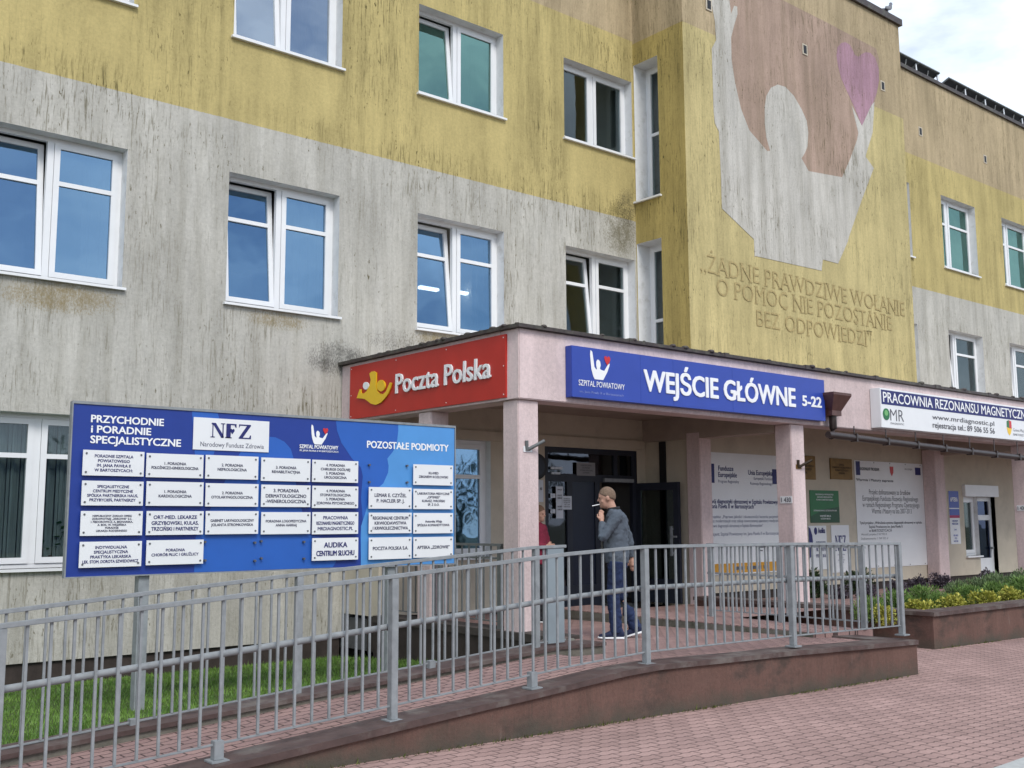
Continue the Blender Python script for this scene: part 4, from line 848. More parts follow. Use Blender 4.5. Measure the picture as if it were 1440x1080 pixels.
a, z1 = s(1091, 660); b, z0 = s(1097, 681); MB().box(B.w-.20, B.w-.03, -.002, -.0003, z0, z1).build('flag_mark', M_navy, B.root); a, z1 = s(1003, 652); _, z0 = s(1003, 679); MB().box(a-.12, a+.02, -.002, -.0003, z0, z1).build('flag_mark', M_navy, B.root)
MB().box(.02, B.w-.02, -.002, -.0003, .02, .19).build('orange_strip', M_orange, B.root)
t = MB()
for i in range(6): t.box(.9+i*.16, 1.0+i*.16, -.0035, -.0022, .07, .13)
for px in (1068, 1071): a, z = s(px, 775); t.box(a-.03, a+.03, -.003, -.0004, z, z+.02); t.box(a, a+.09, -.003, -.0004, z+.06, z+.08)
t.build('small_marks', M_ink, B.root)

B = Board('project_poster', 'large white funding poster filling the wall left of the third pillar', 'poster', YW2, (1199, 645), (1299, 655), (1210, 790), (1304, 818))
B.h = B.u(1250, 650)[1]; zlow = B.u(1255, 797)[1]
MB().box(0, B.w, 0, .012, zlow, B.h).build('sheet', M_white, B.root)
t = MB()
for tx, xl, xr, y_, h, bo in (('REGIONALNY PROGRAM', 1209, 1236, 661, .06, .02), ('Warmia i Mazury zaprasza', 1204, 1256, 676, .05, .02), ('Projekt dofinansowany ze środków', 1222, 1280, 695, .10, 0), ('Europejskiego Funduszu Rozwoju Regionalnego', 1213, 1291, 704, .10, 0), ('w ramach Regionalnego Programu Operacyjnego', 1213, 1293, 713, .10, 0), ('Warmia i Mazury na lata 2007-2013', 1226, 1282, 722, .10, 0), ('Tytuł projektu: „Wdrożenie systemu diagnostyki obrazowej w szpitalu', 1209, 1296, 737, .05, .01), ('Szpital Powiatowy im. Jana Pawła II', 1222, 1269, 742.5, .05, .01), ('w BARTOSZYCACH', 1222, 1254, 748, .05, .01), ('Wartość projektu: 2 527 932 zł', 1211, 1247, 753, .04, 0), ('Dofinansowanie: 1 769 552 zł', 1211, 1249, 759, .04, 0), ('UNIA EUROPEJSKA', 1272, 1283, 661, .035, 0)):
    a, z = B.u(xl, y_); b, _ = B.u(xr, y_); put_text(t, tx, a, min(b, B.w-.05), z, h, bold=bo)
t.build('lettering', M_ink, B.root)
t = MB(); a, z = B.u(1205, 668); t.box(a-.03, a+.12, -.003, -.0004, z, z+.28, 0); t.build('logo_mark', [M_navy, M_redheart], B.root); t = MB(); a, z = B.u(1287, 668); t.box(a, a+.22, -.003, -.0004, z, z+.16, 0); t.build('flag_mark', [M_navy, M_redheart], B.root); t = MB(); a, z = B.u(1254, 667); t.prism([(a-.07, z+.16), (a+.07, z+.16), (a+.06, z+.03), (a, z-.04), (a-.06, z+.03)], -.003, -.0004, 1); t.build('crest', [M_navy, M_redheart], B.root)
t = MB()
for i in range(5):
    for zz in (zlow+.03, B.h-.03): t.disc(.1+i*(B.w-.2)/4, zz, .012, .012, -.005, 0, 6)
t.build('screws', M_bolt, B.root)

def gold(label, tl, tr, bl, br):
    B = Board('brass_plaque', label, 'plaque', YW2-.01, tl, tr, bl, br); B.plate('plate', M_gold, .02, bevel=.003); t = MB()
    lines(t, ['', 'SZPITAL', 'POWIATOWY IM. JANA PAWŁA II', 'W BARTOSZYCACH', 'ODDZIAŁ', ''], .06, B.w-.06, B.h-.04, .04, bold=.01, frac=.62); t.build('lettering', M_goldtext, B.root)
gold('brass plaque half hidden behind the second front pillar', (1112, 639), (1147, 642), (1112, 674), (1147, 674)); gold('brass plaque touching the top left corner of the large poster', (1168, 644), (1198.5, 646), (1168, 674), (1198.5, 674.5))
B = Board('green_poster', 'green poster with white print on the beige wall right of the second pillar', 'poster', YW2, (1139, 689.5), (1179, 690), (1140, 735), (1181, 735)); B.plate('sheet', M_green, .012); t = MB()
MB().prism([(0, 0), (B.w, 0), (B.w, B.h*.5), (B.w*.5, B.h*.42), (0, B.h*.2)], -.002, -.0003).build('dark_green_field', M_dgreen, B.root)
lines(t, ['', 'REGENERACJA I PROFILAKTYKA', 'ZDROWIA MIESZKAŃCÓW', 'POWIATU BARTOSZYCKIEGO', '', '', '', ('DOFINANSOWANO ZE ŚRODKÓW UNII', .01), '', ('WARTOŚĆ 4855 ZŁ', .02), 'OGÓŁEM 1850 ZŁ', ''], .08, B.w-.08, B.h, 0, bold=.01, y=-.004, frac=.55); t.build('lettering', M_whitetext, B.root)
B = Board('hearing_poster', 'white poster with a dark blue arc at its left edge, below the green poster', 'poster', YW2, (1138, 739), (1163, 739.5), (1138, 801), (1163, 801)); B.plate('sheet', M_white, .012); t = MB()
t.prism([(0, B.h-.02), (.05, B.h-.05), (.11, B.h*.78), (.13, B.h*.6), (.11, B.h*.45), (.05, B.h*.3), (0, B.h*.26)], -.003, -.0004); t.build('arc_print', M_navy, B.root); t = MB(); a, z = B.u(1147, 749); t.disc(a, z+.03, .05, .07, -.003, -.0004); t.build('logo_print', M_navy, B.root); t = MB(); put_text(t, 'Audika', a+.08, B.w-.05, z-.01, .10, bold=.02); lines(t, ['CENTRUM SŁUCHU', 'TEL. 89 762 17 11', 'PON-PT 8-16'], .22, B.w-.05, z-.14, z-.5, bold=.015, frac=.5); t.build('print', M_navy, B.root)
B = Board('health_fund_poster', 'pale notice with large dark serif initials, left of the large poster', 'poster', YW2, (1170, 738), (1195, 739), (1170, 805), (1195, 805)); B.plate('sheet', M_white, .012); t = MB(); serif_nfz(t, .12, B.h-.50, B.w-.24, .30, -.003)
lines(t, ['Narodowy Fundusz Zdrowia', '', 'ŚWIADCZENIA', 'W ZAKRESIE', 'LECZENIA SZPITALNEGO', 'OPIEKI NOCNEJ', 'I ŚWIĄTECZNEJ', '89 764 94 00'], .08, B.w-.08, B.h-.56, .15, bold=.01, frac=.55); t.build('print', M_navy, B.root)
B = Board('blue_magenta_poster', 'narrow blue, magenta and white poster between third pillar and side door', 'poster', YW2, (1334, 690), (1348, 691), (1337, 765), (1351, 765)); B.plate('sheet', M_white, .012); t = MB(); t.box(0, B.w, -.003, -.0004, B.h*.68, B.h, 0); t.box(0, B.w, -.003, -.0004, B.h*.54, B.h*.66, 0); t.box(0, B.w, -.003, -.0004, B.h*.49, B.h*.54, 1); lines(t, ['CENTRUM', 'MEDYCZNE', '', '24 H', '', 'USG EKG', 'RTG', 'HOLTER'], .06, B.w-.06, B.h*.46, .03, y=-.003, mi=0, bold=.02, frac=.55); put_text(t, 'APTEKA', .06, B.w-.06, B.h*.8, .09, y=-.005, mi=2, bold=.02); t.build('print', [M_blue, M_magenta, M_whitetext], B.root)

def number_plate(label, x, pl, pr):
    A = onX(*pl, x-.004); C = onX(*pr, x-.004); r_ = thing('number_plate', label, 'plate', (x-.004, A.y, A.z), -math.pi/2); w = A.y-C.y
    MB().box(0, w, -.004, .003, -.055, .055).build('plate', M_white, r_); t = MB(); put_text(t, '1 430 ', .02, w-.02, -.035, .07, y=-.006, bold=.01); t.build('digits', M_ink, r_)
number_plate('small white plate on the left face of the second front pillar', 14.0, (1097.5, 703), (1114, 703.5)); number_plate('small white plate on the pink pillar at the far right edge', 21.95, (1430, 714.5), (1444, 715))
# ---- notices and fittings on the entrance door
def paper(label, x0, x1, y0, y1, rows, m=M_paper, yy=13.10):
    B = Board('notice', label, 'notice', yy, (x0, y0), (x1, y0), (x0, y1), (x1, y1)); B.plate('sheet', m, .004)
    if rows: t = MB(); lines(t, rows, .03, B.w-.03, B.h-.03, .03, bold=.01, frac=.5); t.build('print', M_ink, B.root)
paper('tall white paper notice taped to the left of the entrance door glass', 782, 792, 684, 729, ['UWAGA', '', 'ZAKAZ', 'ODWIEDZIN', '', '', 'PROSIMY', 'O MASECZKI', '', ''])
paper('white paper notice overlapping the taller one on the entrance door', 790.5, 804, 697.5, 716.5, ['INFORMACJA', 'GODZINY PRZYJĘĆ', 'PACJENTÓW', '8.00 - 18.00', 'REJESTRACJA'], yy=13.09)
paper('grey notice plate on the dark glass above the entrance door', 811, 837, 650.5, 669, ['PUNKT SZCZEPIEŃ', 'IZBA PRZYJĘĆ', 'CZYNNA CAŁĄ DOBĘ', 'DZWONIĆ'], mat('grey_notice', (.25, .25, .26), .7, .05))
paper('pale paper notice at the wall edge left of the entrance door', 757.5, 764, 675, 706, ['', 'WEJŚCIE', '', ''], yy=13.05)
for lb, (a0, a1, b0, b1) in (('upper white strip sticker on the glass above the entrance door', (775, 791, 656.5, 660)), ('lower white strip sticker on the glass above the entrance door', (776, 788, 664, 667)), ('upper white lock plate on the entrance door frame', (774.5, 781, 694, 700)), ('lower white lock plate on the entrance door frame', (774.5, 781, 716, 722))):
    B = Board('sticker', lb, 'sticker', 13.10, (a0, b0), (a1, b0), (a0, b1), (a1, b1)); MB().box(0, B.w, 0, .012, 0, B.h).box(B.w*.3, B.w*.5, -.02, 0, B.h*.2, B.h*.8).build('plate', M_paper, B.root)
p = onY(754, 656, 12.95); rl = thing('round_wall_lamp', 'round black lamp on the wall half hidden by the corner pillar', 'lamp', p)
MB().disc(0, 0, .21, .21, -.03, .03, 28).build('ring', M_black, rl); MB().disc(0, 0, .15, .15, -.045, -.0305, 24).build('cover', M_anthra, rl); MB().box(-.03, .03, .031, .14, -.03, .03).build('bracket', M_black, rl)
def holder(label, x, px, py, m, m2):
    q = onY(px, py, 9.95); r_ = thing('flag_holder', label, 'flag holder', (q.x, 9.952, q.z))
    MB().box(-.07, .07, -.008, 0, -.05, .02).build('base_plate', m2, r_); MB().tube([(.0, -.008, -.02), (.16, -.14, .09)], .022, 12).tube([(-.02, -.01, -.03), (-.03, -.02, .09)], .022, 10).build('socket', m, r_)
holder('flag holder with white base on the corner pillar', 0, 742, 630, M_steeld, M_white); holder('brass coloured flag holder on the second front pillar', 0, 1123, 655, M_goldtext, M_gold)

# ================================================================= PEOPLE
from mathutils import noise as mnoise
def fuse(mb, name, m, parent, voxel=.011, smooth=6, folds=0):
    o = mb.build(name, m)
    md = o.modifiers.new('r', 'REMESH'); md.mode = 'VOXEL'; md.voxel_size = voxel
    ms = o.modifiers.new('s', 'SMOOTH'); ms.iterations = smooth; ms.factor = .5
    dg = bpy.context.evaluated_depsgraph_get(); dg.update()
    me = bpy.data.meshes.new_from_object(o.evaluated_get(dg)); me.name = name
    if folds:
        nn = [v.normal.copy() for v in me.vertices]
        for v, q_ in zip(me.vertices, nn):
            c = v.co; k = mnoise.noise(Vector((c.x*9, c.y*9, c.z*13+c.x*8)))+.5*mnoise.noise(Vector((c.x*20, c.y*20+3, c.z*26)))
            v.co = c+q_*folds*(abs(k)*1.6-.5)
    old = o.data; o.modifiers.clear(); o.data = me; bpy.data.meshes.remove(old)
    if not me.materials: me.materials.append(m)
    me.polygons.foreach_set('use_smooth', [True]*len(me.polygons)); o.parent = parent; return o
def loft(mb, rings, n=20):
    vs = []; fs = []
    for c, rx, ry in rings:
        for k in range(n):
            a = 2*math.pi*k/n; vs.append((c[0]+rx*math.cos(a), c[1]+ry*math.sin(a), c[2]))
    for i in range(len(rings)-1):
        for k in range(n): fs.append((i*n+k, i*n+(k+1) % n, (i+1)*n+(k+1) % n, (i+1)*n+k))
    fs.append(tuple(range(n))[::-1]); fs.append(tuple((len(rings)-1)*n+k for k in range(n))); mb.add(vs, fs, 0, True)
def lerp3(a, b, t): return tuple(a[i]+(b[i]-a[i])*t for i in range(3))
M_skin = mat('skin', (.46, .26, .19), .55, .08, 12)
M_hair = mat('cropped_hair', (.17, .115, .08), .85, .3, 60)
def hand(mb, w, d, out, thumb):
    """palm at wrist w, fingers along d, spread axis out"""
    d = Vector(d).normalized(); out = Vector(out).normalized(); nrm = d.cross(out).normalized(); w = Vector(w)
    c = w+d*.045; mb.tube([w, w+d*.03, w+d*.085], [.024, .034, .036], 10)
    for i, ln in enumerate((.062, .074, .07, .055)):
        b0 = w+d*.08+out*(.026-.0175*i); k1 = b0+d*ln*.5+nrm*.006; k2 = k1+d*ln*.38+nrm*.022; mb.tube([b0-d*.02, k1, k2], [.0095, .009, .0075], 8)
    b0 = w+d*.02+out*.026; mb.tube([b0, b0+out*.03*thumb+d*.03, b0+out*.03*thumb+d*.062+nrm*.012], [.012, .0105, .0085], 8)
def head(mb, c, tilt=0, s=1.0):
    T = Matrix.Translation(c) @ Matrix.Rotation(R(tilt), 4, 'Y') @ Matrix.Scale(s, 4)
    b = MB(); b.ball((0, 0, .02), (.098, .077, .108), 12); b.ball((.03, 0, -.05), (.066, .058, .075), 10); b.ball((.07, 0, -.09), (.027, .028, .024), 8)
    b.tube([(.088, 0, .012), (.108, 0, -.018), (.113, 0, -.03)], [.009, .012, .010], 8); b.ball((.085, 0, .018), (.016, .05, .012), 8)
    b.ball((.088, 0, -.062), (.014, .022, .007), 8); b.ball((.088, 0, -.073), (.013, .02, .007), 8)
    for sgn in (1, -1): b.ball((-.008, sgn*.078, -.008), (.018, .010, .030), 8); b.ball((.05, sgn*.045, -.035), (.03, .02, .025), 8)
    b.v = [tuple(T @ Vector(v)) for v in b.v]; mb.add(b.v, b.f, 0, True); return T
def hair(T, parent, m):
    b = MB(); vs = []; fs = []; n = 24; mm = 12
    for i in range(mm+1):
        t = i/mm
        for k in range(n):
            a = 2*math.pi*k/n; fr = math.cos(a)
            lim = 1.12+ .98*(.5-.5*fr)**.75           # hairline: high at the forehead, low at the nape
            th = t*lim; vs.append((.1005*math.sin(th)*math.cos(a)-.004, .0795*math.sin(th)*math.sin(a), .021+.1105*math.cos(th)))
    for i in range(mm):
        for k in range(n): fs.append((i*n+k, (i+1)*n+k, (i+1)*n+(k+1) % n, i*n+(k+1) % n))
    b.add([tuple(T @ Vector(v)) for v in vs], fs, 0, True); o = b.build('hair', m, parent); md = o.modifiers.new('t', 'SOLIDIFY'); md.thickness = .003; md.offset = -1; return o
def eyes(T, parent):
    b = MB()
    for s in (1, -1): b.ball(tuple(T @ Vector((.083, s*.030, .004))), .009, 6)
    b.build('eyes', M_black, parent)
def person(label, loc, ang, J, cloth, H=1.0, sole=True):
    root = thing('person', label, 'person', loc, ang); root.scale = (H, H, H)
    b = MB()
    loft(b, [((J['pel'][0], 0, .82), .11, .15), ((J['pel'][0], 0, .95), .11, .16), ((J['waist'][0], 0, 1.1), .10, .145), ((J['chest'][0], 0, 1.28), .115, .165), ((J['chest'][0], 0, 1.40), .10, .165), ((J['neck'][0]-.02, 0, 1.46), .065, .10)])
    b.tube([(J['neck'][0]-.03, 0, 1.42), J['neck'], (J['head'][0]-.02, 0, J['head'][2]-.03)], [.065, .056, .055], 14)
    T = head(b, J['head'], J.get('tilt', 0))
    for sd_ in ('L', 'R'):
        b.tube([J['sh'+sd_], J['el'+sd_], J['wr'+sd_]], [.05, .038, .026], 12); hand(b, J['wr'+sd_], J['hd'+sd_], J['ho'+sd_], 1)
        b.tube([J['hip'+sd_], J['kn'+sd_], J['an'+sd_]], [.05, .034, .026], 12); a = J['an'+sd_]; b.tube([a, (a[0]+.1, a[1], a[2]-.04)], [.026, .022], 10)
    fuse(b, 'body', M_skin, root, .0075, 3); hair(T, root, cloth.get('hair', M_hair)); eyes(T, root)
    g = MB()
    loft(g, [((J['pel'][0], 0, .86), .135, .18), ((J['pel'][0], 0, .93), .145, .19), ((J['waist'][0]+.01, 0, 1.05), .145, .185), ((J['waist'][0]+.005, 0, 1.17), .135, .18), ((J['chest'][0], 0, 1.30), .14, .195), ((J['chest'][0], 0, 1.40), .125, .20), ((J['chest'][0]+.01, 0, 1.45), .09, .15), ((J['neck'][0]-.02, 0, 1.485), .07, .08)], 24)
    for sd_ in ('L', 'R'):
        s_, e_, w_ = J['sh'+sd_], J['el'+sd_], J['wr'+sd_]; g.ball(s_, (.075, .07, .075), 10)
        g.tube([s_, lerp3(s_, e_, .5), e_], [.073, .066, .058], 14); g.ball(e_, .059, 10); g.tube([e_, lerp3(e_, w_, .5), lerp3(e_, w_, .93)], [.058, .052, .042], 14)
    fuse(g, 'jumper', cloth['top'], root, .010, 4, .010)
    cb = MB(); vs = []; n = 20
    for z_, q in ((1.465, 1.0), (1.505, .93)):
        for k in range(n): a = 2*math.pi*k/n; vs.append((J['neck'][0]-.02+.078*q*math.cos(a), .078*q*math.sin(a), z_+.012*-math.cos(a)))
    cb.add(vs, [(k, (k+1) % n, n+(k+1) % n, n+k) for k in range(n)], 0, True); o = cb.build('collar', cloth['collar'], root); md = o.modifiers.new('t', 'SOLIDIFY'); md.thickness = .012
    t = MB()
    loft(t, [((J['pel'][0], 0, .80), .115, .165), ((J['pel'][0], 0, .90), .128, .175), ((J['pel'][0], 0, .98), .12, .165)], 20)
    for sd_ in ('L', 'R'):
        h_, k_, a_ = J['hip'+sd_], J['kn'+sd_], J['an'+sd_]; t.tube([h_, lerp3(h_, k_, .5), k_, lerp3(k_, a_, .5), lerp3(k_, a_, 1.06)], [.102, .094, .080, .075, .070], 14); t.ball(k_, .080, 8)
    fuse(t, 'trousers', cloth['legs'], root, .010, 4, .011)
    for sd_ in ('L', 'R'):
        a_ = J['an'+sd_]; pt = J.get('pitch'+sd_, 0); TT = Matrix.Translation(a_) @ Matrix.Rotation(R(pt), 4, 'Y')
        def foot(rings):
            m_ = MB(); vs = []; n = 16
            for x_, hw, z0, z1 in rings:
                for k in range(n):
                    a = 2*math.pi*k/n; vs.append(tuple(TT @ Vector((x_, hw*math.cos(a), (z0+z1)/2+(z1-z0)/2*math.sin(a)))))
            fs = [tuple(range(n))[::-1], tuple((len(rings)-1)*n+k for k in range(n))]
            for i in range(len(rings)-1):
                for k in range(n): fs.append((i*n+k, i*n+(k+1) % n, (i+1)*n+(k+1) % n, (i+1)*n+k))
            m_.add(vs, fs, 0, True); return m_
        sh = foot([(-.085, .02, -.07, -.01), (-.07, .036, -.075, .03), (-.02, .042, -.075, .045), (.05, .042, -.075, .02), (.11, .046, -.075, -.015), (.16, .044, -.075, -.03), (.20, .025, -.07, -.04)]).build('shoe', cloth['shoe'], root)
        if sole: foot([(-.092, .02, -.092, -.065), (-.07, .042, -.095, -.06), (.05, .044, -.095, -.062), (.12, .05, -.095, -.062), (.17, .046, -.093, -.06), (.212, .022, -.085, -.06)]).build('sole', M_white, sh)
    return root, T
M_knit = mat('blue_grey_knit', (.082, .10, .125), .9, .22, 11, bump=1.0, bscale=14)
M_jeans = mat('dark_blue_denim', (.012, .024, .072), .85, .4, 7, bump=.3, bscale=60)
M_maroon = mat('maroon_cloth', (.19, .016, .04), .85, .2, 9)
M_dark = mat('black_cloth', (.014, .014, .017), .85, .2, 9)
M_navysh = mat('navy_trainers', (.012, .02, .06), .7, .2, 20)
J = dict(pel=(0, 0, .92), waist=(.0, 0, 1.1), chest=(.0, 0, 1.3), neck=(.055, 0, 1.50), head=(.105, 0, 1.615), tilt=6,
         shL=(-.01, .185, 1.395), elL=(.15, .255, 1.165), wrL=(.165, .15, 1.345), hdL=(.12, -.55, .8), hoL=(.75, .5, .2), shR=(-.03, -.185, 1.395), elR=(-.13, -.245, 1.13), wrR=(-.17, -.25, .90), hdR=(-.05, .1, -1), hoR=(1, 0, 0),
         hipL=(0, .09, .88), knL=(.05, .10, .50), anL=(.02, .10, .095), hipR=(0, -.09, .88), knR=(-.03, -.10, .50), anR=(-.19, -.10, .125), pitchR=16)
man, Tm = person('man in blue grey jumper and jeans walking past the door, cigarette in his mouth', (9.0, 8.86, .30), R(133), J, dict(top=M_knit, legs=M_jeans, shoe=M_navysh, collar=M_dark))
MW = Matrix.Translation((9.0, 8.86, .30)) @ Matrix.Rotation(R(133), 4, 'Z') @ Tm
cg = MB(); cg.tube([MW @ Vector((.095, .012, -.067)), MW @ Vector((.185, .02, -.075))], .0055, 8); tag(cg.build('cigarette', M_whitetext), 'white cigarette in the mouth of the man in the blue grey jumper', 'cigarette')
# the person half hidden by the corner pillar
q = onY(757, 712, 11.35); fl = fz(11.35); sH = (q.z-fl)/1.735
J2 = dict(pel=(0, 0, .92), waist=(0, 0, 1.1), chest=(-.01, 0, 1.3), neck=(.01, 0, 1.50), head=(.03, 0, 1.625), tilt=8,
          shL=(-.01, .18, 1.39), elL=(.05, .23, 1.13), wrL=(.22, .05, 1.10), hdL=(.3, -1, 0), hoL=(0, 0, 1), shR=(-.01, -.18, 1.39), elR=(.03, -.24, 1.13), wrR=(.20, -.06, 1.14), hdR=(.3, 1, 0), hoR=(0, 0, 1),
          hipL=(0, .09, .88), knL=(.02, .09, .49), anL=(0, .10, .095), hipR=(0, -.09, .88), knR=(.02, -.10, .49), anR=(.02, -.11, .095))
person('person in a maroon jacket standing with folded arms, half hidden by the corner pillar', (q.x-.02, 11.35, fl), R(-70), J2, dict(top=M_maroon, legs=M_dark, shoe=M_dark, collar=M_maroon, hair=mat('grey_brown_hair', (.16, .09, .055), .85, .3, 60)), sH)

# ================================================================= PLANTS
def leafmat(name, c1, c2):
    m, n, l, p = new_mat(name); g = n.new('ShaderNodeNewGeometry'); r = n.new('ShaderNodeValToRGB'); r.color_ramp.elements[0].color = (*c1, 1); r.color_ramp.elements[1].color = (*c2, 1)
    l(g.outputs['Random Per Island'], r.inputs[0]); l(r.outputs[0], p.inputs['Base Color']); p.inputs['Roughness'].default_value = .55; p.inputs['Specular IOR Level'].default_value = .3
    return m
L_yel = leafmat('yellow_green_leaves', (.20, .23, .03), (.50, .46, .09)); L_grn = leafmat('grey_green_leaves', (.07, .13, .05), (.22, .29, .14)); L_fgr = leafmat('fresh_green_leaves', (.07, .15, .03), (.22, .33, .09)); L_pur = leafmat('dusky_leaves', (.045, .035, .05), (.12, .10, .12)); L_dk = leafmat('dark_leaves', (.015, .03, .012), (.05, .08, .03))
def shrub_mesh(rx, ry, h, n, size, seed, m, spiky=0, wood=True):
    r = random.Random(seed); mb = MB(); lob = [(r.uniform(-.5, .5)*rx, r.uniform(-.5, .5)*ry, r.uniform(.35, .75)*h, r.uniform(.45, .75)) for _ in range(9)]
    for i in range(n):
        c = r.choice(lob); v = Vector((r.gauss(0, 1), r.gauss(0, 1), r.gauss(0, 1))).normalized(); k = r.uniform(.55, 1.05)
        p = Vector((c[0]+v.x*rx*c[3]*k, c[1]+v.y*ry*c[3]*k, max(.01, c[2]+v.z*h*.42*k)))
        up = (v+Vector((0, 0, spiky+.3))+Vector((r.gauss(0, .5), r.gauss(0, .5), r.gauss(0, .5)))).normalized(); s = up.cross(Vector((r.gauss(0, 1), r.gauss(0, 1), r.gauss(0, 1)))).normalized()
        L_ = size*r.uniform(.7, 1.4); W = L_*(.34 if not spiky else .12); nb = s.cross(up)*L_*.12
        mb.add([p, p+up*L_*.5+s*W+nb, p+up*L_, p+up*L_*.5-s*W+nb], [(0, 1, 2), (0, 2, 3)])
    return mb
def shrub(name, label, mesh, m, px, py, y, rz, sc, group):
    p = onY(px, py, y); o = thing(name, label, 'shrub', (p.x, y, .235), rz, group); o.scale = (sc, sc, sc)
    a = bpy.data.objects.new('foliage', mesh); COL.objects.link(a); a.parent = o
    st = MB()
    for k in range(5): st.tube([(0, 0, 0), (.05*math.cos(k*1.3), .05*math.sin(k*1.3), .1), (.14*math.cos(k*1.3), .14*math.sin(k*1.3), .2)], [.012, .009, .005], 6)
    st.build('stem', M_soil, o)
    return o
def mesh_of(mb, m): o = mb.build('foliage', m); d = o.data; bpy.data.objects.remove(o); return d
me_y = [mesh_of(shrub_mesh(.24, .22, .33, 900, .05, s, L_yel), L_yel) for s in (1, 2)]
me_g = [mesh_of(shrub_mesh(.34, .30, .48, 1500, .085, s, L_grn, spiky=.9), L_grn) for s in (3, 4)]
me_f = [mesh_of(shrub_mesh(.30, .28, .40, 1300, .07, s, L_fgr, spiky=.6), L_fgr) for s in (5, 6)]
me_p = [mesh_of(shrub_mesh(.40, .34, .55, 1200, .075, s, L_pur), L_pur) for s in (7, 8)]
me_d = [mesh_of(shrub_mesh(.42, .36, .62, 1400, .07, s, L_dk), L_dk) for s in (9, 10)]
ORD = ['nearest the railing', 'second from the railing', 'third from the railing', 'fourth from the railing', 'fifth from the railing', 'sixth from the railing', 'seventh from the railing', 'eighth from the railing', 'ninth from the railing', 'tenth from the railing', 'eleventh from the railing', 'twelfth from the railing']
for i, (px, sc) in enumerate(((1243, .7), (1293, .85), (1337, .85), (1384, .95), (1428, .9))): shrub('yellow_shrub', 'low yellow green leaved shrub at the planter rim, '+ORD[i], me_y[i % 2], L_yel, px, 862, 8.06, i*1.3, sc, 'yellow shrubs along the planter rim')
for i, (px, y, sc) in enumerate(((1222, 8.3, .9), (1262, 8.5, 1.0), (1300, 8.75, 1.0), (1318, 8.45, .8), (1362, 8.5, .95), (1405, 8.45, 1.0), (1440, 8.6, 1.1))): shrub('green_shrub', 'fresh green feathery shrub in the planter middle row, '+ORD[i], me_f[i % 2], L_fgr, px, 850, y, i*.9+.4, sc*.86, 'green shrubs in the planter')
for i, (px, y, sc) in enumerate(((1345, 9.3, 1.0), (1375, 9.2, 1.15), (1400, 9.4, 1.2), (1425, 9.2, 1.15), (1446, 9.4, 1.25))): shrub('grey_green_shrub', 'grey green spiky shrub behind the yellow row, '+ORD[i], me_g[i % 2], L_grn, px, 845, y, i*1.1, sc*.64, 'grey green shrubs in the planter')
for i, (px, y, sc) in enumerate(((1180, 10.6, .8), (1218, 10.4, .85), (1262, 10.6, .85), (1288, 10.8, .9), (1325, 10.9, .95), (1395, 10.8, .95))): shrub('dusky_shrub', 'dusky purple grey shrub at the back of the planter, '+ORD[i], me_p[i % 2], L_pur, px, 840, y, i*.8, sc*.62, 'dusky shrubs at the planter back')
for i, (px, y, sc) in enumerate(((1142, 11.3, 1.05), (1209, 11.2, .9))): shrub('dark_shrub', ('dark leafy shrub behind the second pillar', 'dark leafy shrub below the large poster, seen through the railing')[i], me_d[i], L_dk, px, 840, y, i*.8, sc*.8, 'dark shrubs by the poster wall')
# pot plant inside the ground floor window
p = onY(72, 770, 14.55); pp = thing('pot_plant', 'leafy green pot plant inside the ground floor window left of the directory board', 'plant', (p.x, 14.55, 1.08))
MB().tube([(0, 0, 0), (0, 0, .16)], [.07, .1], 14).build('pot', M_hop, pp)
lf_ = MB(); r = random.Random(4)
for k in range(40):
    a = r.uniform(0, 6.28); L_ = r.uniform(.1, .3); z = .2+r.uniform(0, .35); c = Vector((math.cos(a)*L_, math.sin(a)*L_*.5, z)); up = Vector((math.cos(a), math.sin(a)*.5, r.uniform(-.2, .9))).normalized(); s = up.cross(Vector((0, .6, 1))).normalized(); q_ = .11
    lf_.add([c, c+up*q_*.5+s*q_*.38, c+up*q_, c+up*q_*.5-s*q_*.38], [(0, 1, 2, 3)]); lf_.tube([(0, 0, .12), tuple(c)], .004, 5)
lf_.build('foliage', leafmat('pot_leaves', (.03, .10, .02), (.10, .26, .05)), pp)
# weeds at the foot of the retaining wall and moss in the joints
wd_ = MB(); r = random.Random(9)
for i in range(900):
    c = r.choice([2.2, 2.9, 3.6, 4.6, 5.4, 6.1, 6.5, 7.6, 9.0, 9.8, 10.5, 13.9, 15.0]); y0 = 6.33 if c < 11.5 else 7.49
    x = c+r.gauss(0, .22); y = y0-abs(r.gauss(0, .018)); h = r.uniform(.008, .035)*(2 if r.random() < .05 else 1); a = r.uniform(0, 6.28); w = r.uniform(.003, .007)
    wd_.add([(x-math.cos(a)*w, y-math.sin(a)*w, pz(x)), (x+math.cos(a)*w, y+math.sin(a)*w, pz(x)), (x+r.uniform(-.02, .02), y+r.uniform(-.02, 0), pz(x)+h)], [(0, 1, 2)])
w = wd_.build('weeds', leafmat('weed_leaves', (.05, .08, .015), (.14, .15, .04))); w['kind'] = 'stuff'
# broken coping pieces at the upper end of the lawn side kerb
for i, (px, py, w_, d_, h_, rz, lb) in enumerate(((775, 897, .42, .22, .06, .3, 'broken brown coping slab lying tilted at the end of the ramp kerb'), (800, 903, .20, .16, .09, 1.1, 'small mossy chunk of concrete beside the broken coping slab'))):
    q = onY(px, py, 8.15+.2*i); b = MB(); b.box(-w_/2, w_/2, -d_/2, d_/2, 0, h_); o = b.build('broken_slab', M_conc if i else M_coping, None, (q.x, 8.15+.2*i, .33 if i else .40), rz, bevel=.015); o.rotation_euler = (.12, -.18, rz); tag(o, lb, 'rubble')

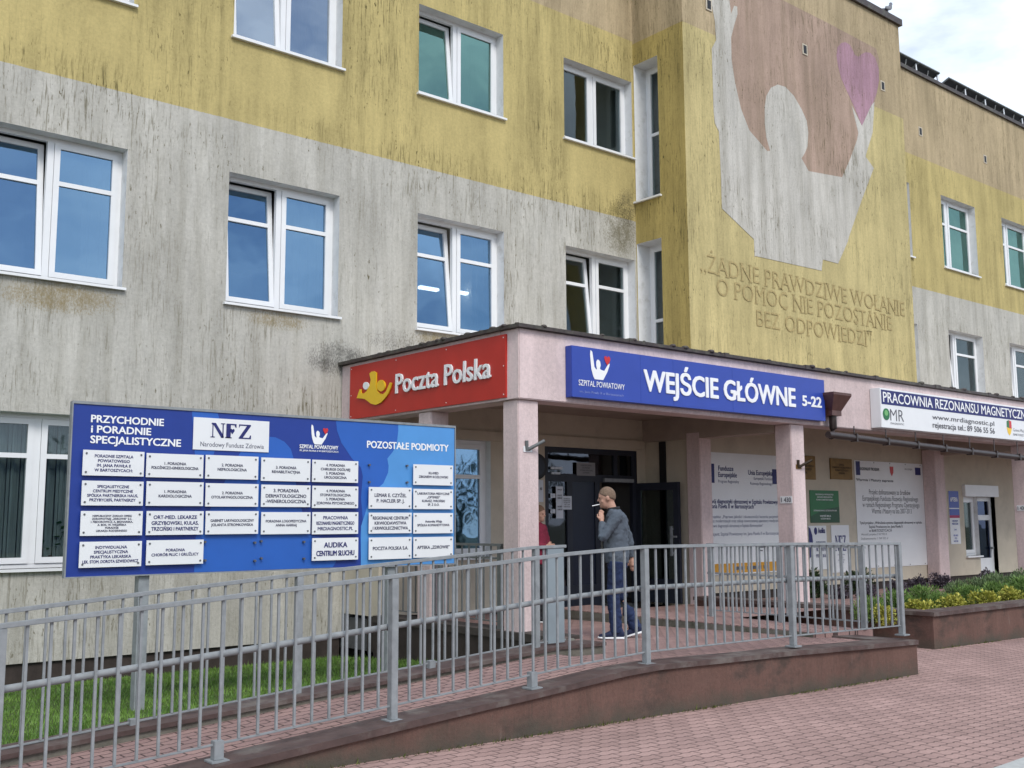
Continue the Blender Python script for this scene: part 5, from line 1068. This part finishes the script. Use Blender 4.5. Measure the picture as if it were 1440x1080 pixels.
# ================================================================= ROOF: solar panels, pigeon
M_cell = mat('solar_cells', (.012, .016, .028), .3, .15, 4, spec=.6); M_alu = mat('aluminium', (.62, .63, .64), .35, .05, metal=.6)
zt = (onY(1300, 97, 14.35).z+onY(1400, 146, 14.35).z)/2
xsol = [onY(px, 120, 14.35).x for px in (1262, 1293, 1322.5, 1334, 1360, 1387, 1412, 1437, 1461)]
k = 0
for a, b in zip(xsol, xsol[1:]):
    if abs(b-a) < .9 and k == 2: k = 2.5; continue
    idx = int(k) if k < 3 else int(k)
    o = thing('solar_panel', 'solar panel on the wing roof edge, '+['beside the mural block', 'left of the gap in the row', 'right of the gap in the row', 'second after the gap', 'third after the gap', 'fourth after the gap', 'fifth after the gap'][min(6, idx if k < 2.4 else int(k+.5)-1)], 'solar panel', (a, 14.35, 13.42), 0, 'solar panels along the wing roof')
    w_ = b-a-.04; hh = zt-13.42+.09; T = Matrix.Translation((0, 0, hh)) @ Matrix.Rotation(R(-24), 4, 'X')
    MB().box(.03, w_-.03, .02, 1.5, -.035, -.002, T=T).build('cells', M_cell, o)
    MB().box(0, w_, -.02, .02, -.045, .0, T=T).box(0, .03, .02, 1.52, -.045, 0, T=T).box(w_-.03, w_, .02, 1.52, -.045, 0, T=T).build('frame', M_alu if False else M_steeld, o)
    st = MB(); st.tube([(w_-.02, .05, hh-.05), (w_-.02, .0, .0)], .03, 6); st.tube([(w_*.55, .05, hh-.06), (w_*.72, .35, 0)], .018, 6); st.box(0, w_, .3, 1.0, .0, hh*.32); st.build('support', M_alu, o); k += 1
q = onY(1251, 27, 12.8); pg = thing('pigeon', 'grey pigeon perched on the roof corner above the mural', 'bird', (q.x-.08, 12.80, 13.66), R(-15)); pg.scale = (1.25,)*3
b = MB(); loft(b, [((-.10, 0, .095), .02, .02), ((-.06, 0, .10), .05, .05), ((0, 0, .115), .075, .06), ((.04, 0, .14), .065, .052), ((.075, 0, .19), .04, .035), ((.085, 0, .225), .03, .028)], 14); b.ball((.095, 0, .245), (.034, .026, .028), 8); b.tube([(.12, 0, .243), (.15, 0, .235)], [.009, .003], 6)
b.add([(-.06, -.03, .11), (-.06, .03, .11), (-.22, .035, .06), (-.22, -.035, .06), (-.06, -.03, .085), (-.06, .03, .085), (-.22, .035, .05), (-.22, -.035, .05)], [(0, 1, 2, 3), (7, 6, 5, 4), (0, 4, 5, 1), (1, 5, 6, 2), (2, 6, 7, 3), (3, 7, 4, 0)])
for s in (.02, -.02): b.tube([(.0, s, .07), (.005, s, 0)], .006, 6)
fuse(b, 'body', mat('pigeon_feathers', (.16, .17, .20), .8, .35, 30), pg, .006, 2)
MB().ball((-.02, .045, .115), (.085, .015, .04), 8).ball((-.02, -.045, .115), (.085, .015, .04), 8).build('wings', mat('wing_feathers', (.22, .23, .25), .8, .3, 40), pg)

# ================================================================= trees across the street behind the viewer, mirrored in the panes
tl = MB(); r = random.Random(21)
for k in range(46):
    cx = r.uniform(-30, 75); cy = -34+r.uniform(-5, 5); h = r.uniform(3.5, 8.5); rx = r.uniform(1.6, 3.2); tl.tube([(cx, cy, -.5), (cx, cy, h*.6)], [.22, .10], 6)
    for i in range(520):
        v = Vector((r.gauss(0, 1), r.gauss(0, 1), r.gauss(0, 1))).normalized()*r.uniform(.5, 1); p = Vector((cx+v.x*rx, cy+v.y*rx, h*.6+v.z*h*.42)); q = Vector((r.gauss(0, 1), r.gauss(0, 1), r.gauss(0, 1))).normalized(); w = q.cross(Vector((0, .3, 1))).normalized(); sz = r.uniform(.12, .3)
        tl.add([p, p+q*sz+w*sz*.4, p+q*2*sz, p+q*sz-w*sz*.4], [(0, 1, 2, 3)])
t_ = tl.build('treeline', L_dk); t_['kind'] = 'stuff'
